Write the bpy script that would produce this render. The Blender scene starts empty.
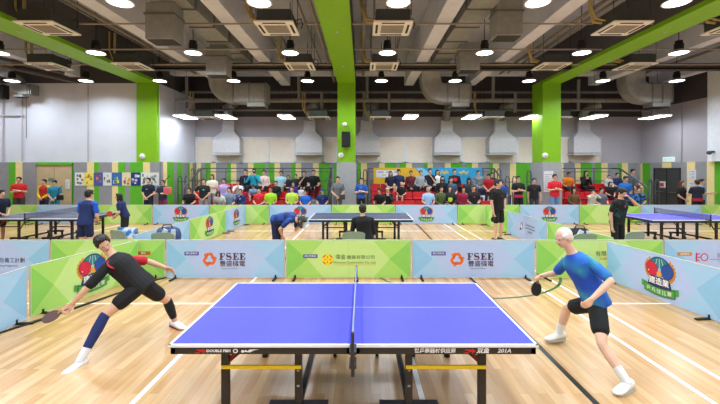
import bpy, math, random
import numpy as np
from mathutils import Vector, Matrix
random.seed(7)
scn = bpy.context.scene
col = scn.collection
F, CX, CY, H = 375.7, 362.0, 169.7, 2.056          # focal length in px, principal point, eye height

# ---------------------------------------------------------------- camera, world, exposure
cam = bpy.data.cameras.new('camera')
cam.sensor_width = 36
cam.lens = F / 720 * 36
cam.shift_x = -2.0 / 720
cam.shift_y = -(202 - CY) / 720
cam.clip_start = .05
camo = bpy.data.objects.new('camera', cam)
camo.location = (0, 0, H)
camo.rotation_euler = (math.pi / 2, 0, 0)
col.objects.link(camo)
scn.camera = camo
world = bpy.data.worlds.new('world')
scn.world = world
world.use_nodes = True
world.node_tree.nodes['Background'].inputs['Color'].default_value = (.02, .02, .025, 1)
LAMP_POWER = 64.0        # watts of one pendant
LAMP_SPREAD = 156        # beam of a pendant, degrees
LAMP_COLOR = (.80, .905, 1.0)
TROFFER_POWER = 21.0
scn.view_settings.view_transform = 'Standard'
scn.view_settings.look = 'None'
scn.view_settings.exposure = 0.0
scn.view_settings.gamma = 1.0
scn.cycles.use_denoising = True
scn.cycles.max_bounces = 6
scn.cycles.diffuse_bounces = 4
scn.cycles.caustics_reflective = False
scn.cycles.caustics_refractive = False

# ---------------------------------------------------------------- helpers
def P(px, py, d):
    return Vector(((px - CX) * d / F, d, H - (py - CY) * d / F))
def X(px, d):
    return (px - CX) * d / F
def Z(py, d):
    return H - (py - CY) * d / F
def lin(c):
    if isinstance(c, str):
        c = [int(c[i:i + 2], 16) / 255 for i in (0, 2, 4)]
    return tuple((v / 12.92 if v <= .04045 else ((v + .055) / 1.055) ** 2.4) for v in c) + (1,)

_M = {}
def mat(c, rough=.6, metal=0, var=.05, scale=6, emit=0, alpha=1, spec=.5):
    key = (c, rough, metal, var, scale, emit, alpha, spec)
    if key in _M:
        return _M[key]
    m = bpy.data.materials.new('paint_' + str(c))
    m.use_nodes = True
    nt = m.node_tree
    b = nt.nodes['Principled BSDF']
    b.inputs['Roughness'].default_value = rough
    b.inputs['Metallic'].default_value = metal
    b.inputs['Specular IOR Level'].default_value = spec
    L = lin(c)
    if var > 0:
        tc = nt.nodes.new('ShaderNodeTexCoord')
        n = nt.nodes.new('ShaderNodeTexNoise')
        n.inputs['Scale'].default_value = scale
        n.inputs['Detail'].default_value = 4
        r = nt.nodes.new('ShaderNodeValToRGB')
        r.color_ramp.elements[0].position = .3
        r.color_ramp.elements[1].position = .7
        r.color_ramp.elements[0].color = tuple(max(0, v * (1 - var)) for v in L[:3]) + (1,)
        r.color_ramp.elements[1].color = tuple(min(1, v * (1 + var)) for v in L[:3]) + (1,)
        nt.links.new(tc.outputs['Object'], n.inputs['Vector'])
        nt.links.new(n.outputs['Fac'], r.inputs['Fac'])
        nt.links.new(r.outputs['Color'], b.inputs['Base Color'])
    else:
        b.inputs['Base Color'].default_value = L
    if emit:
        b.inputs['Emission Color'].default_value = L
        b.inputs['Emission Strength'].default_value = emit
    if alpha < 1:
        b.inputs['Alpha'].default_value = alpha
    _M[key] = m
    return m

def mat_blotch(c1, c2, scale, lo=.42, hi=.58, rough=.8, stretch=(1, 1, 1), c3=None):
    m = bpy.data.materials.new('print')
    m.use_nodes = True
    nt = m.node_tree
    b = nt.nodes['Principled BSDF']
    b.inputs['Roughness'].default_value = rough
    tc = nt.nodes.new('ShaderNodeTexCoord')
    mp = nt.nodes.new('ShaderNodeMapping')
    mp.inputs['Scale'].default_value = stretch
    n = nt.nodes.new('ShaderNodeTexNoise')
    n.inputs['Scale'].default_value = scale
    n.inputs['Detail'].default_value = 1
    r = nt.nodes.new('ShaderNodeValToRGB')
    r.color_ramp.elements[0].position = lo
    r.color_ramp.elements[1].position = hi
    r.color_ramp.elements[0].color = lin(c1)
    r.color_ramp.elements[1].color = lin(c2)
    if c3:
        e = r.color_ramp.elements.new(hi + .08)
        e.color = lin(c3)
    nt.links.new(tc.outputs['Object'], mp.inputs['Vector'])
    nt.links.new(mp.outputs['Vector'], n.inputs['Vector'])
    nt.links.new(n.outputs['Fac'], r.inputs['Fac'])
    nt.links.new(r.outputs['Color'], b.inputs['Base Color'])
    return m

def floor_mat():
    m = bpy.data.materials.new('maple_planks')
    m.use_nodes = True
    nt = m.node_tree
    b = nt.nodes['Principled BSDF']
    tc = nt.nodes.new('ShaderNodeTexCoord')
    mp = nt.nodes.new('ShaderNodeMapping')
    mp.inputs['Rotation'].default_value = (0, 0, math.pi / 2)
    br = nt.nodes.new('ShaderNodeTexBrick')
    br.offset = .37
    br.inputs['Scale'].default_value = 1
    br.inputs['Brick Width'].default_value = 1.15
    br.inputs['Row Height'].default_value = .085
    br.inputs['Mortar Size'].default_value = .0012
    br.inputs['Mortar Smooth'].default_value = .3
    br.inputs['Bias'].default_value = -.15
    br.inputs['Color1'].default_value = lin('D8B080')
    br.inputs['Color2'].default_value = lin('C0905A')
    br.inputs['Mortar'].default_value = lin('A98A62')
    n = nt.nodes.new('ShaderNodeTexNoise')
    n.inputs['Scale'].default_value = 2.2
    n.inputs['Detail'].default_value = 6
    mp2 = nt.nodes.new('ShaderNodeMapping')
    mp2.inputs['Scale'].default_value = (9, .7, 1)
    mx = nt.nodes.new('ShaderNodeMix')
    mx.data_type = 'RGBA'
    mx.blend_type = 'MULTIPLY'
    mx.inputs['Factor'].default_value = .55
    r = nt.nodes.new('ShaderNodeValToRGB')
    r.color_ramp.elements[0].position = .3
    r.color_ramp.elements[1].position = .65
    r.color_ramp.elements[0].color = (.72, .66, .58, 1)
    r.color_ramp.elements[1].color = (1, 1, 1, 1)
    nt.links.new(tc.outputs['Object'], mp.inputs['Vector'])
    nt.links.new(mp.outputs['Vector'], br.inputs['Vector'])
    nt.links.new(tc.outputs['Object'], mp2.inputs['Vector'])
    nt.links.new(mp2.outputs['Vector'], n.inputs['Vector'])
    nt.links.new(n.outputs['Fac'], r.inputs['Fac'])
    nt.links.new(br.outputs['Color'], mx.inputs[6])
    nt.links.new(r.outputs['Color'], mx.inputs[7])
    nt.links.new(mx.outputs[2], b.inputs['Base Color'])
    b.inputs['Roughness'].default_value = .26
    b.inputs['Specular IOR Level'].default_value = .45
    return m

class MB:
    """collects shapes; build() links them as one mesh object"""
    def __init__(s):
        s.v, s.f, s.m = [], [], []
    def add(s, vs, fs, mi=0):
        o = len(s.v)
        s.v += [Vector(v) for v in vs]
        s.f += [tuple(o + i for i in f) for f in fs]
        s.m += [mi] * len(fs)
        return s
    def box(s, c, d, mi=0, rot=None):
        c = Vector(c)
        vs = []
        for x in (-.5, .5):
            for y in (-.5, .5):
                for z in (-.5, .5):
                    p = Vector((x * d[0], y * d[1], z * d[2]))
                    if rot is not None:
                        p = rot @ p
                    vs.append(c + p)
        return s.add(vs, [(0, 1, 3, 2), (4, 6, 7, 5), (0, 4, 5, 1), (2, 3, 7, 6), (0, 2, 6, 4), (1, 5, 7, 3)], mi)
    def box2(s, a, b, mi=0):
        a, b = Vector(a), Vector(b)
        return s.box((a + b) / 2, [abs(b[i] - a[i]) for i in range(3)], mi)
    def bar(s, a, b, w, h, mi=0):
        """rectangular bar between two points"""
        a, b = Vector(a), Vector(b)
        d = b - a
        q = d.to_track_quat('Z', 'Y').to_matrix()
        return s.box((a + b) / 2, (w, h, d.length), mi, q)
    def loft(s, rings, mi=0, cap=True):
        n = len(rings[0])
        vs = [v for r in rings for v in r]
        fs = []
        for k in range(len(rings) - 1):
            for i in range(n):
                j = (i + 1) % n
                fs.append((k * n + i, k * n + j, (k + 1) * n + j, (k + 1) * n + i))
        if cap:
            fs.append(tuple(reversed(range(n))))
            fs.append(tuple((len(rings) - 1) * n + i for i in range(n)))
        return s.add(vs, fs, mi)
    def tube(s, pts, r, n=8, mi=0):
        pts = [Vector(p) for p in pts]
        rr = r if isinstance(r, (list, tuple)) else [r] * len(pts)
        rings = []
        ref = None
        for i, p in enumerate(pts):
            t = (pts[min(i + 1, len(pts) - 1)] - pts[max(i - 1, 0)]).normalized()
            if ref is None:
                ref = t.orthogonal().normalized()
            ref = (ref - t * ref.dot(t))
            ref = ref.normalized() if ref.length > 1e-6 else t.orthogonal().normalized()
            b = t.cross(ref)
            rings.append([p + (ref * math.cos(2 * math.pi * k / n) + b * math.sin(2 * math.pi * k / n)) * rr[i] for k in range(n)])
        return s.loft(rings, mi)
    def duct(s, pts, w, h, side=(0, 1, 0), mi=0, rnd=.25):
        """rounded rectangular duct swept along pts, `side` is the constant width direction"""
        pts = [Vector(p) for p in pts]
        sd = Vector(side)
        rings = []
        for i, p in enumerate(pts):
            t = (pts[min(i + 1, len(pts) - 1)] - pts[max(i - 1, 0)]).normalized()
            u = t.cross(sd).normalized()
            q = []
            for k in range(16):
                a = 2 * math.pi * (k + .5) / 16
                e = rnd
                ca, sa = math.cos(a), math.sin(a)
                x = math.copysign(abs(ca) ** e, ca) * w / 2
                y = math.copysign(abs(sa) ** e, sa) * h / 2
                q.append(p + sd * x + u * y)
            rings.append(q)
        return s.loft(rings, mi)
    def lathe(s, c, prof, n=20, mi=0):
        c = Vector(c)
        rings = [[c + Vector((r * math.cos(2 * math.pi * k / n), r * math.sin(2 * math.pi * k / n), z)) for k in range(n)] for r, z in prof]
        return s.loft(rings, mi)
    def ell(s, c, r, M=None, mi=0, nu=14, nv=9):
        c = Vector(c)
        vs, fs = [], []
        for i in range(nv + 1):
            th = math.pi * i / nv
            for k in range(nu):
                a = 2 * math.pi * k / nu
                p = Vector((r[0] * math.sin(th) * math.cos(a), r[1] * math.sin(th) * math.sin(a), r[2] * math.cos(th)))
                if M is not None:
                    p = M @ p
                vs.append(c + p)
        for i in range(nv):
            for k in range(nu):
                j = (k + 1) % nu
                fs.append((i * nu + k, (i + 1) * nu + k, (i + 1) * nu + j, i * nu + j))
        return s.add(vs, fs, mi)
    def cap(s, a, b, ra, rb, mi=0, n=10):
        """tapered capsule"""
        a, b = Vector(a), Vector(b)
        t = b - a
        L = t.length
        if L < 1e-5:
            return s.ell(a, (ra, ra, ra), mi=mi)
        t /= L
        u = t.orthogonal().normalized()
        w = t.cross(u)
        rings = []
        for ang in (80, 50, 20):
            rings.append((a - t * ra * math.sin(math.radians(ang)), ra * math.cos(math.radians(ang))))
        rings += [(a, ra), (b, rb)]
        for ang in (20, 50, 80):
            rings.append((b + t * rb * math.sin(math.radians(ang)), rb * math.cos(math.radians(ang))))
        return s.loft([[c + (u * math.cos(2 * math.pi * k / n) + w * math.sin(2 * math.pi * k / n)) * r for k in range(n)] for c, r in rings], mi)
    def poly(s, pts, mi=0):
        return s.add(pts, [tuple(range(len(pts)))], mi)
    def prism(s, pts, off, mi=0):
        """extruded polygon"""
        pts = [Vector(p) for p in pts]
        off = Vector(off)
        n = len(pts)
        fs = [tuple(range(n)), tuple(reversed(range(n, 2 * n)))] + [(i, i + n, (i + 1) % n + n, (i + 1) % n) for i in range(n)]
        return s.add(pts + [p + off for p in pts], fs, mi)
    def mesh(s, name, mats=(), origin=(0, 0, 0), smooth=False):
        o = Vector(origin)
        me = bpy.data.meshes.new(name)
        me.from_pydata([v - o for v in s.v], [], s.f)
        for m in mats:
            me.materials.append(m)
        if len(mats) > 1:
            me.polygons.foreach_set('material_index', s.m)
        if smooth:
            me.polygons.foreach_set('use_smooth', [True] * len(me.polygons))
        me.update()
        return me
    def build(s, name, mats, parent=None, origin=(0, 0, 0), smooth=False, bevel=0, fix=True):
        if not isinstance(mats, (list, tuple)):
            mats = [mats]
        me = s.mesh(name, mats, origin, smooth)
        if fix:
            import bmesh
            bm = bmesh.new()
            bm.from_mesh(me)
            bmesh.ops.recalc_face_normals(bm, faces=bm.faces)
            bm.to_mesh(me)
            bm.free()
        o = link(name, me, parent)
        if parent is None:
            o.location = origin
        if bevel:
            b = o.modifiers.new('bevel', 'BEVEL')
            b.width = bevel
            b.segments = 2
            b.limit_method = 'ANGLE'
        if smooth:
            try:
                me.set_sharp_from_angle(angle=math.radians(50))
            except Exception:
                pass
        return o

def link(name, data, parent=None):
    o = bpy.data.objects.new(name, data)
    col.objects.link(o)
    if parent is not None:
        o.parent = parent
    return o
def tag(o, label=None, cat=None, group=None, kind=None):
    for k, v in (('label', label), ('category', cat), ('group', group), ('kind', kind)):
        if v:
            o[k] = v
    return o
def empty(name, loc, label, cat, group=None, rz=0):
    o = link(name, None)
    o.empty_display_size = .1
    o.location = loc
    o.rotation_euler = (0, 0, rz)
    return tag(o, label, cat, group)
def struct(o):
    o['kind'] = 'structure'
    return o
def copy_thing(root, loc, label, rz=None):
    r = root.copy()
    col.objects.link(r)
    r.location = loc
    r['label'] = label
    if rz is not None:
        r.rotation_euler = (0, 0, rz)
    for ch in list(root.children):
        c = ch.copy()
        col.objects.link(c)
        c.parent = r
        for g in list(ch.children):
            d = g.copy()
            col.objects.link(d)
            d.parent = c
    return r
def text(body, size, loc, m, parent, name='lettering', rot=(math.pi / 2, 0, 0), align='CENTER', width=None, shear=0, ext=.0008, bold=0):
    cu = bpy.data.curves.new(name, 'FONT')
    cu.body = body
    cu.size = size
    cu.extrude = ext
    cu.align_x = align
    cu.align_y = 'CENTER'
    cu.resolution_u = 2
    cu.shear = shear
    cu.offset = bold
    cu.materials.append(m)
    tmp = bpy.data.objects.new(name, cu)
    col.objects.link(tmp)
    me = bpy.data.meshes.new_from_object(tmp.evaluated_get(bpy.context.evaluated_depsgraph_get()))
    bpy.data.objects.remove(tmp)
    bpy.data.curves.remove(cu)
    me.name = name
    o = link(name, me, parent)
    o.location = loc
    o.rotation_euler = rot
    if width:
        o.scale = (width, 1, 1)
    return o
ORD = ['first', 'second', 'third', 'fourth', 'fifth', 'sixth', 'seventh', 'eighth', 'ninth', 'tenth', 'eleventh', 'twelfth', 'thirteenth', 'fourteenth', 'fifteenth', 'sixteenth', 'seventeenth', 'eighteenth']

# ---------------------------------------------------------------- shared materials
WALL = mat('B4B0B8', .8, var=.03, scale=1.5)
WALL_SHADED = mat('4A4648', .9)  # upper walls, the shade above the pendants put into the colour
CEIL = mat('B0B6C6', .9, var=.06, scale=2)
BEAM = mat('D6DAEA', .85, var=.05, scale=3)
GREEN = mat('83BE0C', .55, var=.03)
GREY = mat('8F9094', .7, var=.04)
DARK = mat('1B1B1D', .5)
BLACK = mat('0F0F11', .5)
STEEL = mat('989A98', .62, .25, var=.10, scale=5)
PIPE = mat('87868A', .6)
WHITE = mat('ECECEC', .6)
CREAM = mat('F5F3EE', .6)
YEL = mat('F2DE9C', .75, var=.03)
SGRN = mat('5DB624', .75, var=.05)
SGRY = mat('97979C', .75, var=.05)
RED = mat('C8141E', .5)
GREYL = mat('B9BBBD', .5)

# ---------------------------------------------------------------- the hall
YB, YF, XL, XR, ZC = 19.5, -9.0, -17.0, 14.5, 7.0
YW = 16.0                    # left front-facing wall, column faces
XA = -8.66                   # side of the seating recess
fl = MB().box2((XL, YF, -.1), (XR, YB, 0)).build('floor', floor_mat())
struct(fl)
mk = MB()
WL, DL = 0, 1
def line(x0, y0, x1, y1, w, mi):
    a, b = Vector((x0, y0, .001)), Vector((x1, y1, .001))
    n = Vector((-(b - a).y, (b - a).x, 0)).normalized() * w / 2
    mk.add([a - n, b - n, b + n, a + n], [(0, 1, 2, 3)], mi)
line(-2.02, -2, -2.02, 19, .05, WL)
line(.54, -2, .54, 5.77, .05, WL)
line(3.10, -2, 3.10, 19, .05, WL)
line(3.52, -2, 3.52, 19, .05, WL)
line(-9.5, 5.77, .54, 5.77, .05, WL)
line(3.52, 5.77, 9.5, 5.77, .05, WL)
line(2.06, -2, 2.06, 19, .06, DL)
line(-4.75, 4.2, -2.9, 9.9, .05, DL)
line(-9.5, 12.6, 14, 12.6, .05, WL)
line(-9.0, 9.0, -9.0, 15, .05, WL)
line(6.4, 8, 6.4, 19, .05, WL)
for k in range(24):
    a0, a1 = [math.radians(180 + 180 * (k + e) / 24) for e in (0, 1)]
    r = 1.85
    line(2.06 + r * math.cos(a0), 7.85 + r * math.sin(a0), 2.06 + r * math.cos(a1), 7.85 + r * math.sin(a1), .05, 2)
mk.build('court_marking', [mat('F4F1EA', .35), mat('161B1C', .35), mat('2E5B33', .35)], fl, fix=False)

struct(MB().box2((XL, YF, ZC), (XR, YB, ZC + .2)).build('ceiling', CEIL))
struct(MB().box2((XL, YB, 0), (XR, YB + .2, 4.8)).build('wall_back', WALL))
struct(MB().box2((XL, YB - .02, 4.8), (XR, YB + .2, ZC)).build('wall_back_shaded', WALL_SHADED))  # top of the back wall, painted dark for the shade above the lamps
wl = MB().box2((XL, YW, 0), (-8.8, YW + .15, 5.74)).box2((XA - .15, YW + .1, 0), (XA, YB, 5.74))
struct(wl.build('wall_left', mat('DADDE8', .8, var=.03, scale=1.5)))
struct(MB().box2((XL, YW - .01, 5.74), (XA, YW + .15, ZC)).box2((XA - .15, YW, 5.74), (XA + .01, YB, ZC)).build('wall_left_shaded', WALL_SHADED))  # top of the left wall, same painted shade
struct(MB().box2((XL - .2, YF, 0), (XL, YW, ZC)).build('wall_far_left', WALL))
struct(MB().box2((XR, YF, 0), (XR + .2, YB, 5.1)).build('wall_right', WALL))
struct(MB().box2((XR - .01, YF, 5.1), (XR + .2, YB, ZC)).build('wall_right_shaded', WALL_SHADED))  # top of the right wall, shade painted in here too
struct(MB().box2((XL, YF - .2, 0), (XR, YF, ZC)).build('wall_front', WALL))
struct(MB().box2((14.25, 14.95, 2.4), (XR, 15.5, ZC)).build('pilaster_right', mat('E8EDF4', .7)))

# striped padded dado
def stripes(spec, fn, name):
    mb = MB()
    for a, b, c in spec:
        fn(mb, a, b, 'ygk'.index(c))
    struct(mb.build(name, [YEL, SGRN, SGRY]))
def back_fn(mb, a, b, mi):
    mb.box2((X(a, YB - .05), YB - .05, 0), (X(b, YB - .05), YB, 2.4), mi)
def left_fn(mb, a, b, mi):
    mb.box2((X(a, YW - .12), YW - .12, 0), (X(b, YW - .12), YW, 2.37), mi)
def seq(start, s):
    out = []
    for c, e in s:
        out.append((start, e, c))
        start = e
    return out
bseq = seq(196.6, [('y', 201), ('k', 204.8), ('g', 210.6), ('y', 216), ('k', 227), ('g', 231), ('y', 236.5), ('k', 248), ('y', 253.5), ('g', 265), ('k', 268.4), ('g', 274.5), ('y', 280), ('k', 291), ('g', 295.6), ('y', 301.3), ('k', 313), ('y', 318.7), ('g', 330), ('k', 334), ('g', 345), ('k', 357), ('g', 361), ('y', 367), ('k', 379), ('y', 384.7), ('g', 396.3), ('k', 399.7), ('g', 405.9), ('y', 412), ('k', 423.4), ('g', 427.7), ('y', 433), ('k', 444.7), ('y', 450.9), ('g', 462), ('k', 465.9), ('g', 472), ('y', 478), ('k', 488.8), ('g', 493), ('y', 499), ('k', 510), ('y', 516), ('g', 530), ('k', 552), ('g', 558), ('y', 563.6), ('k', 574.8), ('y', 580.6), ('g', 592), ('k', 595), ('g', 601.4), ('y', 607.7), ('k', 618), ('g', 622), ('y', 628), ('k', 639.3)])
stripes(bseq, back_fn, 'trim_4')
lseq = seq(-45, [('g', -30), ('y', -20), ('k', 8.5), ('g', 15.5), ('y', 22.5), ('k', 35.5)]) + seq(73.5, [('k', 87), ('y', 94), ('g', 99), ('k', 112), ('y', 118), ('g', 125), ('k', 130), ('g', 143), ('y', 150), ('k', 158.6)])
stripes(lseq, left_fn, 'trim_5')
def side_fn(mb, a, b, mi):           # recess side, px -> depth on x = XA
    da, db = XA * F / (a - CX), XA * F / (b - CX)
    mb.box2((XA, max(da, YW + .1), 0), (XA + .05, min(db, YB), 2.4), mi)
stripes(seq(158.5, [('k', 162), ('y', 166), ('g', 173), ('k', 176), ('g', 181.4), ('k', 186.8), ('g', 188.8), ('y', 191.6), ('k', 196.4)]), side_fn, 'trim_6')
def right_fn(mb, a, b, mi):
    da, db = XR * F / (a - CX), XR * F / (b - CX)
    if a >= 655.9 and b <= 681.1:
        mb.box2((XR - .05, db, 2.12), (XR, min(da, YB), 2.4), mi)
    else:
        mb.box2((XR - .05, db, 0), (XR, min(da, YB), 2.4), mi)
stripes(seq(641.2, [('y', 643.5), ('g', 651.5), ('k', 656), ('k', 663.3), ('y', 672.5), ('k', 681), ('k', 688), ('y', 696.3), ('k', 703)]) + [(703.1, 708, 'k')] + seq(708, [('y', 715.6), ('g', 730), ('k', 745), ('y', 760)]), right_fn, 'trim_7')

# columns with green beams; grey padding round their feet
for nm, xa, xb in (('left', -9.56, -8.7), ('middle', -1.045, -.285), ('right', 7.70, 8.47)):
    yc = YW - (.07 if nm == 'left' else 0)
    c = struct(MB().box2((xa, yc, 0), (xb, YW + 1.0, 5.74)).build('column_' + nm, GREEN))
    if nm != 'left':
        MB().box2((xa - .03, YW - .04, 0), (xb + .03, YW + 1.03, 2.37)).build('padding', mat('A4A6AA', .7), c)
    b = struct(MB().box2((xa, YF, 5.74), (xb, YW + 1.0, ZC)).build('beam_' + nm, mat('555358', .8)))
    MB().box2((xa - .004, YF, 5.735), (xb + .004, YW + 1.0, 5.86)).build('green_soffit', GREEN, b)
    for q in (6.5, 10.0, 13.3):
        MB().lathe(((xa + xb) / 2, q, 5.71), [(.035, 0), (.05, .01), (.05, .026)], 10).build('sensor', GREYL, b)
for k, xc in enumerate((-15.05, -12.2, -6.43, -3.56, 2.19, 5.06, 10.8, 13.65)):
    struct(MB().box2((xc - .21, YF, 6.0), (xc + .21, 17.6, ZC)).build('ceiling_beam', BEAM))
for xa, xb in ((-17, -9.58), (-8.68, -1.06), (-.27, 7.68), (8.49, 14.5)):
    struct(MB().box2((xa, 16.9, 6.35), (xb, 17.3, ZC)).build('cross_beam', BEAM))

# windows with roller blinds
BLIND = mat('F4EADB', .85, var=.03)
WFR = mat('EEEEF0', .6)
wx = [195.8, 214, 241.2, 268.4, 295, 323.3, 337.5, 357, 378.5, 405.5, 432.5, 461, 487.5, 517, 532, 558, 569.5, 600.5]
n = 0
for a, b in zip(wx[:-1], wx[1:]):
    if (a, b) in ((337.5, 357), (532, 558)):
        continue
    n += 1
    xa, xb = X(a, YB), X(b, YB)
    zt = Z(138, YB)
    z0 = 2.42
    w = MB()
    for p, q in (((xa, z0), (xa + .07, zt)), ((xb - .07, z0), (xb, zt)), ((xa, zt - .06), (xb, zt)), ((xa, z0), (xb, z0 + .06))):
        w.box2((p[0], YB - .07, p[1]), (q[0], YB, q[1]))
    o = struct(w.build('window_%d' % n, WFR))
    MB().box2((xa + .07, YB - .03, z0 + .06), (xb - .07, YB - .01, zt - .06)).build('blind', BLIND, o)
    MB().box2((xa - .02, YB - .12, zt), (xb + .02, YB, zt + .05)).build('pelmet', WFR, o)

# doors
xa, xb = X(37.6, YW), X(73.3, YW)
d1 = struct(MB().box2((xa, YW - .06, 0), (xb, YW - .01, 2.26)).build('door_1', mat('CDB690', .6, var=.05, scale=3)))
f = MB().box2((X(35.5, YW), YW - .1, 0), (xa, YW, 2.32)).box2((xb, YW - .1, 0), (xb + .03, YW, 2.32)).box2((X(35.5, YW), YW - .1, 2.26), (xb + .03, YW, 2.37))
f.build('door_frame', SGRN, d1)
MB().box2(((xa + xb) / 2 - .008, YW - .064, 0), ((xa + xb) / 2 + .008, YW - .06, 2.26)).build('leaf_joint', mat('8A7550', .7), d1)
MB().tube([((xa + xb) / 2 + .1, YW - .12, .95), ((xa + xb) / 2 + .1, YW - .12, 1.25)], .015).build('handle', STEEL, d1)
da, db = XR * F / (656 - CX), XR * F / (681 - CX)
d2 = struct(MB().box2((XR - .06, db, 0), (XR - .02, da, 2.08)).build('door_2', mat('403F42', .5)))
MB().box2((XR - .075, (da + db) / 2 - .012, 0), (XR - .06, (da + db) / 2 + .012, 2.08)).build('leaf_joint', BLACK, d2)
fr = MB().box2((XR - .09, db - .06, 0), (XR - .01, db, 2.14)).box2((XR - .09, da, 0), (XR - .01, da + .06, 2.14)).box2((XR - .09, db, 2.08), (XR - .01, da, 2.14))
fr.build('door_frame', mat('2B2B2E', .5), d2)
for s in (-1, 1):
    MB().tube([(XR - .12, (da + db) / 2 + s * .35 - .25, 1.0), (XR - .12, (da + db) / 2 + s * .35 + .25, 1.0)], .02).build('push_bar', mat('77787A', .4, .6), d2)

# ---------------------------------------------------------------- ceiling services
LX = [.75 + 2.87 * k for k in range(-6, 5)]
LROWS = [(14.6, 'in the row close to the green columns'), (11.1, 'in the middle row'), (7.75, 'in the big top row'), (4.25, 'row over the front table'), (.75, 'row above the camera'), (-2.75, 'row behind the camera'), (-6.25, 'last row behind the camera')]
LENS = mat('F4F8FF', .5, var=0, emit=9)
proto = None
zl = 5.50
for r, (yd, rn) in enumerate(LROWS):
    for k, xx in enumerate(LX):
        if r > 2 and (k % 2 == 1 and r > 5 or abs(xx) > 13):
            continue
        if xx < -13.6 and r > 0:
            continue
        lab = 'black pendant lamp, %s from left, %s' % (ORD[k], rn)
        loc = (xx, yd, zl)
        if proto is None:
            proto = empty('pendant_lamp', loc, lab, 'lamp', 'pendant lamps over the hall')
            MB().tube([(0, 0, .3), (0, 0, ZC - zl)], .012, 6).build('rod', DARK, proto)
            MB().lathe((0, 0, 0), [(.10, .08), (.118, .10), (.122, .27), (.10, .29), (.10, .36), (.03, .38)], 18).build('housing', BLACK, proto, smooth=True)
            MB().lathe((0, 0, 0), [(.245, .0), (.262, -.004), (.262, .012), (.12, .095), (.10, .095), (.235, .014)], 28).build('reflector_rim', WHITE, proto, smooth=True)
            MB().lathe((0, 0, 0), [(.240, .010), (.240, .002), (.16, -.012), (.02, -.016)], 28).build('lens', LENS, proto, smooth=True)
            al = bpy.data.lights.new('beam', 'AREA')
            al.shape = 'DISK'
            al.size = .44
            al.energy = LAMP_POWER
            al.spread = math.radians(LAMP_SPREAD)
            al.color = LAMP_COLOR
            lo = link('beam', al, proto)
            lo.location = (0, 0, -.03)
        else:
            copy_thing(proto, loc, lab)

# air conditioning cassettes
CASD = mat('4D5250', .6, .3)
SLOT = mat('2D2A28', .7)
GRIL = mat('B4B0A8', .7)
def cassette(x, y, z, label, proto=[None]):
    if proto[0]:
        return copy_thing(proto[0], (x, y, z), label)
    t = proto[0] = empty('air_conditioner', (x, y, z), label, 'air conditioner', 'ceiling cassettes')
    MB().box((0, 0, .02), (.95, .95, .04)).build('panel', CREAM, t, bevel=.008)
    g = MB().box((0, 0, -.004), (.56, .5, .012))
    g.build('grille', GRIL, t)
    m = MB()
    for k in range(9):
        m.box((0, -.22 + k * .055, -.012), (.54, .012, .008))
    m.build('grille_slat', mat('7C7467', .7), t)
    for sx, sy in ((1, 0), (-1, 0), (0, 1), (0, -1)):
        MB().box((sx * .385, sy * .385, -.003), (.055 if sx else .55, .055 if sy else .55, .01)).build('air_slot', SLOT, t)
    MB().box((0, 0, .19), (.84, .84, .30)).build('casing', CASD, t, bevel=.03)
    MB().tube([(-.42, .1, .2), (-.62, .1, .22), (-.7, .1, .5), (-.7, .1, 1.2)], .045, 8).tube([(-.42, -.05, .2), (-.66, -.05, .25), (-.78, -.05, .55), (-.78, -.05, 1.2)], .03, 8).build('insulated_pipe', mat('B5A36A', .7), t, smooth=True)
    for sx in (-1, 1):
        for sy in (-1, 1):
            MB().tube([(sx * .44, sy * .38, .2), (sx * .44, sy * .38, 1.3)], .008, 5).build('hanger', DARK, t)
    MB().tube([(.42, .2, .3), (.55, .2, .34), (.6, .2, .2), (.56, .2, .08)], .014, 6).build('cable', BLACK, t)
    return t
for y, rn, ks in ((9.42, 'big upper row', (0, 1, 3, 4, 6, 7, 9)), (12.9, 'smaller lower row', (0, 1, 2, 4, 5, 7, 8, 10)), (5.9, 'row over the front table', (1, 4, 5, 8))):
    ks2 = {9.42: (-3, -1, 0, 2, 3), 12.9: (-4, -3, -1, 0, 2, 3), 5.9: (-3, -1, 0, 2)}[y]
    for i, k in enumerate(ks2):
        cassette(.75 + 2.87 * k, y, 5.58, 'cream ceiling air conditioner, %s from left in the %s' % (ORD[i], rn))
for px, w in ((200, 'behind the left green column'), (317.5, 'just left of the middle green column'), (381, 'just right of the middle green column'), (497, 'above the hood left of the right column'), (566, 'just right of the right green column')):
    cassette(X(px, 16.6), 17.4, 4.42, 'ceiling air conditioner low over the bleachers, ' + w)

# slim ceiling light panels at the back
TRO = mat('EDF4FF', .5, var=0, emit=TROFFER_POWER)
tp = None
for k, px in enumerate((188, 228, 287.5, 409.6, 470, 529, 590.5, 651)):
    lab = 'flat white ceiling light panel over the bleachers, %s from left' % ORD[k]
    loc = (X(px, 17.2), 17.0, 4.42)
    if tp is None:
        tp = empty('ceiling_light_panel', loc, lab, 'ceiling light', 'light panels over the bleachers')
        MB().box((0, 0, .035), (.62, 1.25, .06)).build('tray', WHITE, tp, bevel=.01)
        MB().box((0, 0, .001), (.56, 1.18, .012)).build('diffuser', TRO, tp)
        for sx in (-1, 1):
            for sy in (-1, 1):
                MB().tube([(sx * .25, sy * .5, .06), (sx * .25, sy * .5, 2.5)], .007, 5).build('hanger', DARK, tp)
    else:
        copy_thing(tp, loc, lab)

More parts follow.
